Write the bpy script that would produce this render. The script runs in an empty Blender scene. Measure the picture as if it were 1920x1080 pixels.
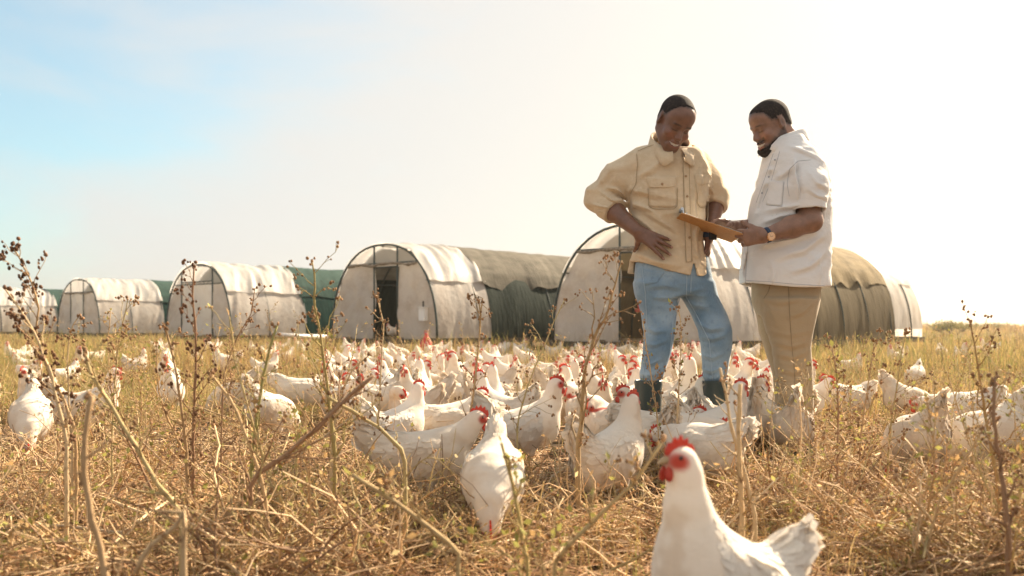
import bpy, math, random
import numpy as np
from mathutils import Vector, Matrix
from mathutils.bvhtree import BVHTree

# ------------------------------------------------------------------ camera, sky, sun, exposure
SC = bpy.context.scene
COL = SC.collection
FPX = 1920 * 35.0 / 36.0          # focal length in photograph pixels
CAMH = 0.65                       # camera height above the field
HORIZ = 612.0                     # photograph row of the horizon
R = math.radians

cam_data = bpy.data.cameras.new('camera')
cam = bpy.data.objects.new('camera', cam_data)
COL.objects.link(cam)
cam.location = (0, 0, CAMH)
cam.rotation_euler = (R(90), 0, 0)
cam_data.lens = 35
cam_data.sensor_width = 36
cam_data.shift_y = (HORIZ - 540) / 1920
cam_data.clip_start = 0.05
cam_data.clip_end = 6000
cam_data.dof.use_dof = True
cam_data.dof.focus_distance = 4.6
cam_data.dof.aperture_fstop = 3.6
SC.camera = cam

SUN_AZ, SUN_EL = R(42), R(33)     # azimuth clockwise from the view direction
SUN_DIR = np.array([math.sin(SUN_AZ) * math.cos(SUN_EL), math.cos(SUN_AZ) * math.cos(SUN_EL), math.sin(SUN_EL)])
sun_data = bpy.data.lights.new('sun', 'SUN')
sun_data.energy = 5.0
sun_data.angle = R(0.6)
sun_data.color = (1.0, 0.82, 0.60)
sun = bpy.data.objects.new('sun', sun_data)
COL.objects.link(sun)
sun.rotation_euler = Vector(SUN_DIR).to_track_quat('Z', 'Y').to_euler()

W_ = bpy.data.worlds.new('World')
SC.world = W_
W_.use_nodes = True
nt = W_.node_tree
nt.nodes.clear()
def wn(t, **kw):
    n = nt.nodes.new(t)
    for k, v in kw.items():
        setattr(n, k, v)
    return n
sky = wn('ShaderNodeTexSky', sky_type='NISHITA', sun_disc=False, sun_elevation=SUN_EL, sun_rotation=SUN_AZ,
         altitude=0, air_density=1.0, dust_density=0.6, ozone_density=2.5)
geo = wn('ShaderNodeNewGeometry')
dirn = wn('ShaderNodeVectorMath', operation='SCALE'); dirn.inputs['Scale'].default_value = -1
nt.links.new(geo.outputs['Incoming'], dirn.inputs[0])
# high thin cloud: a veil of cirrostratus over most of the sky, torn open away from the sun
dot = wn('ShaderNodeVectorMath', operation='DOT_PRODUCT'); dot.inputs[1].default_value = tuple(SUN_DIR)
nt.links.new(dirn.outputs[0], dot.inputs[0])
mp = wn('ShaderNodeMapping'); mp.inputs['Scale'].default_value = (1.3, 1.3, 4.2); mp.inputs['Rotation'].default_value = (0, R(-14), 0)
nt.links.new(dirn.outputs[0], mp.inputs['Vector'])
ns = wn('ShaderNodeTexNoise'); ns.inputs['Scale'].default_value = 2.1; ns.inputs['Detail'].default_value = 7; ns.inputs['Roughness'].default_value = 0.52; ns.inputs['Distortion'].default_value = 0.5
nt.links.new(mp.outputs[0], ns.inputs['Vector'])
gap = np.array([math.sin(R(-42)) * math.cos(R(23)), math.cos(R(-42)) * math.cos(R(23)), math.sin(R(23))])   # where the veil has torn open
gd = wn('ShaderNodeVectorMath', operation='DOT_PRODUCT'); gd.inputs[1].default_value = tuple(gap); nt.links.new(dirn.outputs[0], gd.inputs[0])
m1 = wn('ShaderNodeMath', operation='MULTIPLY_ADD'); m1.inputs[1].default_value = 0.54; m1.inputs[2].default_value = -0.27
nt.links.new(ns.outputs['Fac'], m1.inputs[0])
m2 = wn('ShaderNodeMath', operation='SUBTRACT'); nt.links.new(gd.outputs['Value'], m2.inputs[0]); nt.links.new(m1.outputs[0], m2.inputs[1])
mr = wn('ShaderNodeMapRange', interpolation_type='SMOOTHSTEP')
mr.inputs['From Min'].default_value = 0.79; mr.inputs['From Max'].default_value = 1.0
mr.inputs['To Min'].default_value = 0.95; mr.inputs['To Max'].default_value = 0.30
nt.links.new(m2.outputs[0], mr.inputs['Value'])
# forward scattering of the veil round the sun
mx = wn('ShaderNodeMath', operation='MAXIMUM'); mx.inputs[1].default_value = 0.0; nt.links.new(dot.outputs['Value'], mx.inputs[0])
pw = wn('ShaderNodeMath', operation='POWER'); pw.inputs[1].default_value = 5.0; nt.links.new(mx.outputs[0], pw.inputs[0])
sz = wn('ShaderNodeSeparateXYZ'); nt.links.new(dirn.outputs[0], sz.inputs[0])          # the dust lies low, so the glow is warmest near the horizon
z1 = wn('ShaderNodeMapRange'); z1.inputs['From Min'].default_value = 0.0; z1.inputs['From Max'].default_value = 0.42; z1.inputs['To Min'].default_value = 1.0; z1.inputs['To Max'].default_value = 0.0
nt.links.new(sz.outputs['Z'], z1.inputs['Value'])
gl = wn('ShaderNodeMath', operation='MULTIPLY'); nt.links.new(pw.outputs[0], gl.inputs[0]); nt.links.new(z1.outputs[0], gl.inputs[1])
veil = wn('ShaderNodeMix', data_type='RGBA')
veil.inputs['A'].default_value = (4.70, 4.62, 4.54, 1)
veil.inputs['B'].default_value = (7.8, 6.4, 4.1, 1)
nt.links.new(gl.outputs[0], veil.inputs['Factor'])
mix = wn('ShaderNodeMix', data_type='RGBA')
nt.links.new(mr.outputs[0], mix.inputs['Factor'])
tint = wn('ShaderNodeMix', data_type='RGBA', blend_type='MULTIPLY'); tint.inputs['Factor'].default_value = 1.0
tint.inputs['B'].default_value = (0.78, 1.12, 1.0, 1); nt.links.new(sky.outputs[0], tint.inputs['A'])   # cyan cast of the clear sky
nt.links.new(tint.outputs['Result'], mix.inputs['A'])
nt.links.new(veil.outputs['Result'], mix.inputs['B'])
bg = wn('ShaderNodeBackground'); bg.inputs['Strength'].default_value = 0.052
nt.links.new(mix.outputs['Result'], bg.inputs['Color'])
out = wn('ShaderNodeOutputWorld'); nt.links.new(bg.outputs[0], out.inputs['Surface'])

vs = SC.view_settings
vs.view_transform = 'Standard'; vs.look = 'None'; vs.gamma = 1.0; vs.exposure = 1.76
vs.use_curve_mapping = False
SC.cycles.use_denoising = True
try:
    SC.cycles.denoiser = 'OPENIMAGEDENOISE'
except Exception:
    pass
SC.cycles.max_bounces = 8
SC.cycles.transparent_max_bounces = 8
SC.cycles.volume_bounces = 1
SC.cycles.sample_clamp_indirect = 6.0
# ------------------------------------------------------------------ helpers
V3 = lambda *a: np.array(a, dtype=float)
def at(px, py, d):
    """a point of the place that lies d metres ahead of the camera, found from its photograph pixel"""
    return V3((px - 960) * d / FPX, d, CAMH + (HORIZ - py) * d / FPX)
def on_ground(px, py):
    """the point of the flat field seen at a photograph pixel below the horizon"""
    d = FPX * CAMH / (py - HORIZ)
    return V3((px - 960) * d / FPX, d, 0.0)
def unit(v):
    v = np.asarray(v, float)
    return v / max(np.linalg.norm(v), 1e-9)

def hash01(i, j, k, s):
    n = (i * 374761393 + j * 668265263 + k * 1274126177 + s * 2246822519) & 0xffffffff
    n = ((n ^ (n >> 13)) * 1274126177) & 0xffffffff
    return ((n ^ (n >> 16)) & 0xffff) / 65535.0
def vnoise(P, scale=1.0, seed=0):
    """value noise in 3-D, about -1..1"""
    P = np.atleast_2d(P) * scale
    I = np.floor(P).astype(np.int64); Fr = P - I
    U = Fr * Fr * (3 - 2 * Fr)
    r = 0
    for dx in (0, 1):
        for dy in (0, 1):
            for dz in (0, 1):
                w = (U[:, 0] if dx else 1 - U[:, 0]) * (U[:, 1] if dy else 1 - U[:, 1]) * (U[:, 2] if dz else 1 - U[:, 2])
                r = r + w * hash01(I[:, 0] + dx, I[:, 1] + dy, I[:, 2] + dz, seed)
    return r * 2 - 1
def fbm(P, scale=1.0, seed=0, oct=3):
    return sum(vnoise(P, scale * 2 ** o, seed + o) * 0.5 ** o for o in range(oct))

def new_mesh(name, V, F, colors=None, smooth=True):
    me = bpy.data.meshes.new(name)
    V = np.asarray(V, float)
    if isinstance(F, np.ndarray):
        nv, nf, k = len(V), len(F), F.shape[1]
        me.vertices.add(nv); me.vertices.foreach_set('co', V.astype(np.float32).ravel())
        me.loops.add(nf * k); me.loops.foreach_set('vertex_index', F.astype(np.int32).ravel())
        me.polygons.add(nf); me.polygons.foreach_set('loop_start', np.arange(0, nf * k, k, dtype=np.int32))
        me.update(calc_edges=True); me.validate()
    else:
        me.from_pydata([tuple(v) for v in V], [], F)
    if smooth:
        me.polygons.foreach_set('use_smooth', np.ones(len(me.polygons), bool))
    if colors is not None:
        a = me.color_attributes.new('Col', 'FLOAT_COLOR', 'POINT')
        c = np.ones((len(V), 4), np.float32); c[:, :3] = colors
        a.data.foreach_set('color', c.ravel())
    me.update()
    return me

def link(name, me, mat=None, parent=None, **props):
    o = bpy.data.objects.new(name, me); COL.objects.link(o)
    if mat is not None and me is not None and not me.materials:
        for m in (mat if isinstance(mat, (list, tuple)) else [mat]):
            me.materials.append(m)
    if parent is not None:
        o.parent = parent
    for k, v in props.items():
        if v is not None:
            o[k] = v
    return o
def empty(name, loc, rz=0.0, **props):
    o = bpy.data.objects.new(name, None); COL.objects.link(o)
    o.location = tuple(loc); o.rotation_euler = (0, 0, rz); o.empty_display_size = 0.1
    for k, v in props.items():
        if v is not None:
            o[k] = v
    return o
def part(name, V, F, mat, root, colors=None, smooth=True, **props):
    """a mesh given in world coordinates, hung under a root that is only moved (not turned)"""
    V = np.asarray(V, float) - np.array(root.location)
    return link(name, new_mesh(name, V, F, colors, smooth), mat, root, **props)

class Bag:
    """collects faces of several shapes into one mesh"""
    def __init__(s): s.V = []; s.F = []; s.C = []; s.n = 0
    def add(s, V, F, c=None):
        V = np.asarray(V, float); s.V.append(V)
        s.F += [tuple(i + s.n for i in f) for f in F]
        if c is not None: s.C.append(np.broadcast_to(np.asarray(c, float), (len(V), 3)))
        s.n += len(V)
    def get(s):
        return (np.concatenate(s.V) if s.V else np.zeros((0, 3))), s.F, (np.concatenate(s.C) if s.C else None)
    def mesh(s, name, smooth=True):
        V, F, C = s.get()
        return new_mesh(name, V, F, C, smooth)

def frames(P):
    P = np.asarray(P, float)
    T = np.gradient(P, axis=0); T /= np.maximum(np.linalg.norm(T, axis=1, keepdims=True), 1e-9)
    a = V3(0, 0, 1) if abs(T[0][2]) < 0.9 else V3(0, 1, 0)
    N = [unit(np.cross(T[0], a))]
    for i in range(1, len(P)):
        n = N[-1] - T[i] * N[-1].dot(T[i]); N.append(unit(n))
    N = np.array(N); B = np.cross(T, N)
    return T, N, B
def tube(P, r, n=6, cap=True):
    P = np.asarray(P, float); r = np.broadcast_to(np.asarray(r, float), (len(P),))
    T, N, B = frames(P)
    a = np.arange(n) * 2 * math.pi / n
    V = (P[:, None] + r[:, None, None] * (np.cos(a)[None, :, None] * N[:, None] + np.sin(a)[None, :, None] * B[:, None])).reshape(-1, 3)
    F = []
    for i in range(len(P) - 1):
        for j in range(n):
            F.append((i * n + j, i * n + (j + 1) % n, (i + 1) * n + (j + 1) % n, (i + 1) * n + j))
    if cap:
        F.append(tuple(range(n - 1, -1, -1))); F.append(tuple((len(P) - 1) * n + j for j in range(n)))
    return V, F
def box(c, s, Rm=None):
    c = np.asarray(c, float); s = np.asarray(s, float) / 2
    V = np.array([[x, y, z] for x in (-1, 1) for y in (-1, 1) for z in (-1, 1)]) * s
    if Rm is not None: V = V @ np.asarray(Rm).T
    F = [(0, 1, 3, 2), (4, 6, 7, 5), (0, 4, 5, 1), (2, 3, 7, 6), (0, 2, 6, 4), (1, 5, 7, 3)]
    return V + c, F
def grid_faces(nu, nv, off=0, closed_u=False):
    F = []
    for i in range(nu - (0 if closed_u else 1)):
        for j in range(nv - 1):
            a = i * nv + j; b = ((i + 1) % nu) * nv + j
            F.append((off + a, off + b, off + b + 1, off + a + 1))
    return F
def ball(c, r, nu=8, nv=6, Rm=None):
    r = np.broadcast_to(np.asarray(r, float), (3,))
    V = [[0, 0, -1]]
    for j in range(1, nv):
        t = -math.pi / 2 + math.pi * j / nv
        for i in range(nu):
            a = 2 * math.pi * i / nu
            V.append([math.cos(t) * math.cos(a), math.cos(t) * math.sin(a), math.sin(t)])
    V.append([0, 0, 1]); V = np.array(V) * r
    if Rm is not None: V = V @ np.asarray(Rm).T
    F = []
    for i in range(nu):
        F.append((0, 1 + (i + 1) % nu, 1 + i))
        F.append((len(V) - 1, 1 + (nv - 2) * nu + i, 1 + (nv - 2) * nu + (i + 1) % nu))
        for j in range(nv - 2):
            a = 1 + j * nu
            F.append((a + i, a + (i + 1) % nu, a + nu + (i + 1) % nu, a + nu + i))
    return V + np.asarray(c, float), F
def rotm(ax, deg):
    return np.array(Matrix.Rotation(R(deg), 3, ax))

# ---- signed-distance sculpting: prims blended smoothly, meshed with surface nets
def smin(a, b, k):
    h = np.maximum(k - np.abs(a - b), 0) / k
    return np.minimum(a, b) - h * h * k * 0.25
class Sdf:
    def __init__(s): s.ops = []
    def _add(s, f, lo, hi, k, op): s.ops.append((op, f, np.asarray(lo, float), np.asarray(hi, float), k)); return s
    def cap(s, a, b, ra, rb, k=0.01, op='+', flat=None):
        a = np.asarray(a, float); b = np.asarray(b, float); ba = b - a; bb = max(ba.dot(ba), 1e-12)
        fn = None
        if flat is not None: fn, ff = unit(flat[0]), flat[1]
        def f(P):
            w = P - a; t = np.clip(w @ ba / bb, 0, 1)
            w = w - t[:, None] * ba
            if fn is not None: w = w + ((w @ fn) * (ff - 1))[:, None] * fn
            return np.sqrt((w * w).sum(1)) - (ra + (rb - ra) * t)
        r = max(ra, rb) * (1 if flat is None else max(1, 1 / flat[1]))
        return s._add(f, np.minimum(a, b) - r, np.maximum(a, b) + r, k, op)
    def chain(s, pts, rs, k=0.01, op='+', flat=None):
        for i in range(len(pts) - 1): s.cap(pts[i], pts[i + 1], rs[i], rs[i + 1], k, op, flat)
        return s
    def ell(s, c, r, Rm=None, k=0.01, op='+'):
        c = np.asarray(c, float); r = np.asarray(r, float); M = np.eye(3) if Rm is None else np.asarray(Rm, float)
        def f(P):
            q = (P - c) @ M
            k0 = np.sqrt(((q / r) ** 2).sum(1)); k1 = np.sqrt(((q / r ** 2) ** 2).sum(1))
            return k0 * (k0 - 1) / np.maximum(k1, 1e-9)
        e = np.sqrt(((M * r) ** 2).sum(1))
        return s._add(f, c - e, c + e, k, op)
    def rbox(s, c, h, Rm=None, rad=0.005, k=0.01, op='+'):
        c = np.asarray(c, float); h = np.asarray(h, float); M = np.eye(3) if Rm is None else np.asarray(Rm, float)
        def f(P):
            q = np.abs((P - c) @ M) - (h - rad)
            return np.sqrt((np.maximum(q, 0) ** 2).sum(1)) + np.minimum(q.max(1), 0) - rad
        e = np.abs(M) @ h
        return s._add(f, c - e, c + e, k, op)
    def stack(s, rows, k=0.02, op='+', p=2.3, yaw=0.0):
        """rows (z, cx, cy, rx, ry) from top to bottom or bottom to top: a body of elliptical sections"""
        rows = sorted(rows); Z = np.array([r[0] for r in rows]); A = np.array([r[1:] for r in rows], float)
        cyaw, syaw = math.cos(yaw), math.sin(yaw)
        zz = np.linspace(Z[0], Z[-1], 200); tab = []
        for j in range(4):
            y = np.interp(zz, Z, A[:, j])
            for _ in range(6): y[1:-1] = (y[:-2] + 2 * y[1:-1] + y[2:]) / 4
            tab.append(y)
        def f(P):
            z = np.clip(P[:, 2], Z[0], Z[-1])
            cx, cy, rx, ry = [np.interp(z, zz, t) for t in tab]
            dx, dy = P[:, 0] - cx, P[:, 1] - cy
            if yaw: dx, dy = dx * cyaw + dy * syaw, -dx * syaw + dy * cyaw
            q = ((np.abs(dx / rx) ** p + np.abs(dy / ry) ** p) ** (1 / p) - 1) * np.minimum(rx, ry)
            dz = np.abs(P[:, 2] - (Z[0] + Z[-1]) / 2) - (Z[-1] - Z[0]) / 2
            return np.where(dz > 0, np.sqrt(np.maximum(q, 0) ** 2 + dz ** 2), np.maximum(q, dz))
        e = np.maximum(A[:, 2], A[:, 3])
        lo = V3((A[:, 0] - e).min(), (A[:, 1] - e).min(), Z[0]); hi = V3((A[:, 0] + e).max(), (A[:, 1] + e).max(), Z[-1])
        return s._add(f, lo, hi, k, op)
    def shell(s, t): s.ops.append(('shell', None, None, None, t)); return s
    def cut(s, p, n, k=0.004):
        """remove everything on the side n points to"""
        p = np.asarray(p, float); n = unit(n)
        s.ops.append(('cut', lambda P: -((P - p) @ n), None, None, k)); return s
    def warp(s, f):
        bb = getattr(f, 'bb', None)
        s.ops.append(('warp', f, *(bb if bb else (None, None)), 0)); return s
    def eval(s, P, lo=None, hi=None):
        d = np.full(len(P), 0.25)
        for op, f, a, b, k in s.ops:
            if op in '+-':
                if lo is not None and ((a - k - 0.03 > hi).any() or (b + k + 0.03 < lo).any()): continue
                v = f(P)
                d = smin(d, v, k) if op == '+' else -smin(-d, v, k)
            elif op == 'shell': d = np.maximum(d, -(d + k))
            elif op == 'cut': d = -smin(-d, f(P), k)
            elif op == 'warp':
                if lo is not None and a is not None and ((a > hi).any() or (b < lo).any()): continue
                d = d + f(P)
        return d
    def mesh(s, h, B=14, relax=1):
        un = [o for o in s.ops if o[0] == '+']
        lo = np.min([o[2] for o in un], axis=0) - 0.03; hi = np.max([o[3] for o in un], axis=0) + 0.03
        nb = np.ceil((hi - lo) / (h * B)).astype(int)
        act = np.zeros(nb, bool)
        for o in un:
            i0 = np.clip(((o[2] - 0.02 - lo) / (h * B)).astype(int), 0, nb - 1); i1 = np.clip(((o[3] + 0.02 - lo) / (h * B)).astype(int), 0, nb - 1)
            act[i0[0]:i1[0] + 1, i0[1]:i1[1] + 1, i0[2]:i1[2] + 1] = True
        g = np.arange(B + 1); G = np.stack(np.meshgrid(g, g, g, indexing='ij'), -1)
        Nn = nb * B + 3
        key = lambda I: ((I[..., 0] + 1) * Nn[1] + I[..., 1] + 1) * Nn[2] + I[..., 2] + 1
        KV, VV, QQ = [], [], []
        offs = np.array([[x, y, z] for x in (0, 1) for y in (0, 1) for z in (0, 1)])
        edges = [(a, b) for a in range(8) for b in range(a + 1, 8) if np.abs(offs[a] - offs[b]).sum() == 1]
        for bi in np.argwhere(act):
            I = G + bi * B
            P = lo + I * h
            blo, bhi = P[0, 0, 0], P[-1, -1, -1]
            c = s.eval(((blo + bhi) / 2)[None], blo, bhi)
            if abs(c[0]) > h * B * 1.25 + .01: continue
            D = s.eval(P.reshape(-1, 3), blo, bhi).reshape(B + 1, B + 1, B + 1)
            S = D < 0
            if S.all() or not S.any(): continue
            cs = np.stack([S[o[0]:B + o[0], o[1]:B + o[1], o[2]:B + o[2]] for o in offs], -1)
            mixd = cs.any(-1) & ~cs.all(-1)
            idx = np.argwhere(mixd)
            if len(idx):
                vals = np.stack([D[idx[:, 0] + o[0], idx[:, 1] + o[1], idx[:, 2] + o[2]] for o in offs], -1)
                acc = np.zeros((len(idx), 3)); cnt = np.zeros(len(idx))
                for a, b in edges:
                    va, vb = vals[:, a], vals[:, b]
                    m = (va < 0) != (vb < 0)
                    t = np.where(m, va / np.where(m, va - vb, 1), 0)
                    acc += m[:, None] * (offs[a] + t[:, None] * (offs[b] - offs[a])); cnt += m
                VV.append(lo + (idx + bi * B + acc / cnt[:, None]) * h)
                KV.append(key(idx + bi * B))
            for ax in range(3):
                sl = [slice(0, B)] * 3; s2 = list(sl); s2[ax] = slice(1, B + 1)
                A0, A1 = S[tuple(sl)], S[tuple(s2)]
                e = np.argwhere(A0 != A1)
                if not len(e): continue
                u = np.zeros(3, int); u[(ax + 1) % 3] = 1
                w = np.zeros(3, int); w[(ax + 2) % 3] = 1
                ge = e + bi * B
                q = np.stack([key(ge), key(ge - u), key(ge - u - w), key(ge - w)], 1)
                flip = ~A0[e[:, 0], e[:, 1], e[:, 2]]
                q[flip] = q[flip][:, ::-1]
                QQ.append(q)
        KV = np.concatenate(KV); VV = np.concatenate(VV); QQ = np.concatenate(QQ)
        o = np.argsort(KV); KV = KV[o]; VV = VV[o]
        J = np.searchsorted(KV, QQ); J = np.clip(J, 0, len(KV) - 1)
        ok = (KV[J] == QQ).all(1)
        F = J[ok]
        for _ in range(relax): VV = laplace(VV, F, 0.5)
        return VV, F
def laplace(V, F, w=0.5):
    acc = np.zeros_like(V); cnt = np.zeros(len(V))
    k = F.shape[1]
    for i in range(k):
        a, b = F[:, i], F[:, (i + 1) % k]
        for d in range(3):
            acc[:, d] += np.bincount(a, V[b, d], len(V)) + np.bincount(b, V[a, d], len(V))
        cnt += np.bincount(a, minlength=len(V)) + np.bincount(b, minlength=len(V))
    m = cnt > 0
    V = V.copy(); V[m] = V[m] * (1 - w) + w * acc[m] / cnt[m][:, None]
    return V
def normals(V, F):
    a, b, c = V[F[:, 0]], V[F[:, 1]], V[F[:, 2]]
    if F.shape[1] == 4: n = np.cross(V[F[:, 2]] - a, V[F[:, 3]] - b)
    else: n = np.cross(b - a, c - a)
    N = np.zeros_like(V)
    for i in range(F.shape[1]):
        for d in range(3): N[:, d] += np.bincount(F[:, i], n[:, d], len(V))
    return N / np.maximum(np.linalg.norm(N, axis=1, keepdims=True), 1e-12)
def submesh(V, F, mask):
    """the faces whose corners all lie in mask"""
    f = F[mask[F].all(1)]
    u, inv = np.unique(f, return_inverse=True)
    return V[u], inv.reshape(f.shape), u
def sstep(a, b, x):
    t = np.clip((x - a) / (b - a), 0, 1); return t * t * (3 - 2 * t)

# ------------------------------------------------------------------ materials
def material(name, base=(0.5, 0.5, 0.5), rough=0.8, vcol=False, noise=None, bump=None, trans=0.0, trans_col=None, spec=0.3,
             sheen=0.0, sss=0.0, metal=0.0, coord='Object', coat=0.0, alpha=None, wave=None, sss_rad=(0.6, 0.25, 0.15)):
    """noise: (scale, colour2, low, high[, detail]) mixes a second colour in; bump: list of (kind, scale, strength, distance)"""
    m = bpy.data.materials.new(name); m.use_nodes = True
    t = m.node_tree; t.nodes.clear(); L = t.links.new
    o = t.nodes.new('ShaderNodeOutputMaterial'); b = t.nodes.new('ShaderNodeBsdfPrincipled')
    tc = t.nodes.new('ShaderNodeTexCoord'); co = tc.outputs[coord]
    b.inputs['Roughness'].default_value = rough; b.inputs['Specular IOR Level'].default_value = spec; b.inputs['Metallic'].default_value = metal
    b.inputs['Coat Weight'].default_value = coat
    if sheen: b.inputs['Sheen Weight'].default_value = sheen
    if sss:
        b.inputs['Subsurface Weight'].default_value = sss; b.inputs['Subsurface Radius'].default_value = sss_rad; b.inputs['Subsurface Scale'].default_value = 0.02
    if vcol:
        a = t.nodes.new('ShaderNodeVertexColor'); a.layer_name = 'Col'; c = a.outputs['Color']
        if base != (0.5, 0.5, 0.5):
            mm = t.nodes.new('ShaderNodeMix'); mm.data_type = 'RGBA'; mm.blend_type = 'MULTIPLY'; mm.inputs['Factor'].default_value = 1
            L(c, mm.inputs['A']); mm.inputs['B'].default_value = (*base, 1); c = mm.outputs['Result']
    else:
        rgb = t.nodes.new('ShaderNodeRGB'); rgb.outputs[0].default_value = (*base, 1); c = rgb.outputs[0]
    for nz in (noise if isinstance(noise, list) else [noise] if noise else []):
        n = t.nodes.new('ShaderNodeTexNoise'); n.inputs['Scale'].default_value = nz[0]; n.inputs['Detail'].default_value = nz[4] if len(nz) > 4 else 5
        if len(nz) > 5:
            mpn = t.nodes.new('ShaderNodeMapping'); mpn.inputs['Scale'].default_value = nz[5]; L(co, mpn.inputs['Vector']); L(mpn.outputs[0], n.inputs['Vector'])
        else: L(co, n.inputs['Vector'])
        r = t.nodes.new('ShaderNodeMapRange'); r.inputs['From Min'].default_value = nz[2]; r.inputs['From Max'].default_value = nz[3]; L(n.outputs['Fac'], r.inputs['Value'])
        mm = t.nodes.new('ShaderNodeMix'); mm.data_type = 'RGBA'; L(r.outputs[0], mm.inputs['Factor']); L(c, mm.inputs['A']); mm.inputs['B'].default_value = (*nz[1], 1); c = mm.outputs['Result']
    L(c, b.inputs['Base Color'])
    nrm = None
    for bp in (bump or []):
        kind, sc, st, dist = bp[:4]
        if kind == 'noise':
            n = t.nodes.new('ShaderNodeTexNoise'); n.inputs['Scale'].default_value = sc; n.inputs['Detail'].default_value = 6; h = n.outputs['Fac']
        elif kind == 'voronoi':
            n = t.nodes.new('ShaderNodeTexVoronoi'); n.inputs['Scale'].default_value = sc; h = n.outputs['Distance']
        else:
            n = t.nodes.new('ShaderNodeTexWave'); n.inputs['Scale'].default_value = sc; n.inputs['Distortion'].default_value = 2.0; n.inputs['Detail'].default_value = 2; h = n.outputs['Fac']
            n.bands_direction = 'DIAGONAL'
        if len(bp) > 4:
            mpn = t.nodes.new('ShaderNodeMapping'); mpn.inputs['Scale'].default_value = bp[4]; L(co, mpn.inputs['Vector']); L(mpn.outputs[0], n.inputs['Vector'])
        else: L(co, n.inputs['Vector'])
        bn = t.nodes.new('ShaderNodeBump'); bn.inputs['Strength'].default_value = st; bn.inputs['Distance'].default_value = dist; L(h, bn.inputs['Height'])
        if nrm is not None: L(nrm, bn.inputs['Normal'])
        nrm = bn.outputs['Normal']
    if nrm is not None: L(nrm, b.inputs['Normal'])
    s = b.outputs[0]
    if trans:
        tr = t.nodes.new('ShaderNodeBsdfTranslucent')
        if trans_col: tr.inputs['Color'].default_value = (*trans_col, 1)
        else: L(c, tr.inputs['Color'])
        if nrm is not None: L(nrm, tr.inputs['Normal'])
        ms = t.nodes.new('ShaderNodeMixShader'); ms.inputs[0].default_value = trans; L(s, ms.inputs[1]); L(tr.outputs[0], ms.inputs[2]); s = ms.outputs[0]
    if alpha is not None:
        tp = t.nodes.new('ShaderNodeBsdfTransparent'); ms = t.nodes.new('ShaderNodeMixShader'); ms.inputs[0].default_value = alpha
        L(tp.outputs[0], ms.inputs[1]); L(s, ms.inputs[2]); s = ms.outputs[0]
    L(s, o.inputs['Surface'])
    return m
# ------------------------------------------------------------------ the field
rngG = np.random.default_rng(7)
def build_ground():
    s = np.linspace(-1, 1, 241); X = np.sinh(s * 6.2) / math.sinh(6.2) * 2600
    t = np.linspace(0, 1, 301); Y = -6 + np.sinh(t * 6.6) / math.sinh(6.6) * 4000
    GX, GY = np.meshgrid(X, Y, indexing='ij'); P = np.stack([GX.ravel(), GY.ravel(), np.zeros(GX.size)], 1)
    near = np.exp(-np.maximum(P[:, 1] - 3, 0) / 9.0) * np.exp(-np.abs(P[:, 0]) / 14)
    P[:, 2] = near * (.012 * fbm(P, 5.5, 1, 3) + .020 * vnoise(P, 1.3, 4) - .012)
    mat = material('dry_field', (0.075, 0.046, 0.027), 0.95, spec=0.1, coord='Object',
                   noise=[(0.9, (0.13, 0.082, 0.042), 0.42, 0.66, 6), (7, (0.22, 0.14, 0.07), 0.56, 0.78, 6), (0.16, (0.30, 0.235, 0.085), 0.52, 0.70, 4), (28, (0.028, 0.017, 0.011), 0.48, 0.74, 4)],
                   bump=[('noise', 9, 0.7, 0.05), ('noise', 60, 0.7, 0.012)])
    link('ground', new_mesh('ground', P, np.array(grid_faces(241, 301))), mat, None, kind='structure')
build_ground()

def build_hills():
    n = 60; V = []; Fh = []
    xs = np.linspace(120, 1500, n)
    for i, x in enumerate(xs):
        h = (9 + 16 * (.5 + .5 * vnoise(V3(x, 0, 0)[None], .006, 3)[0])) * math.sin(math.pi * min(1, max(0, (x - 120) / 420)) * .5 + 0)
        for (dy, f) in ((-160, 0), (-70, .5), (0, 1), (90, .6), (220, 0)):
            V.append((x, 1500 + dy + 60 * math.sin(x * .01), -1 + h * f))
    link('hills', new_mesh('hills', V, grid_faces(n, 5)), material('hill_scrub', (0.16, 0.14, 0.07), 1.0, noise=(.02, (.26, .21, .11), .4, .6)), None, kind='structure')
build_hills()

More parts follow.
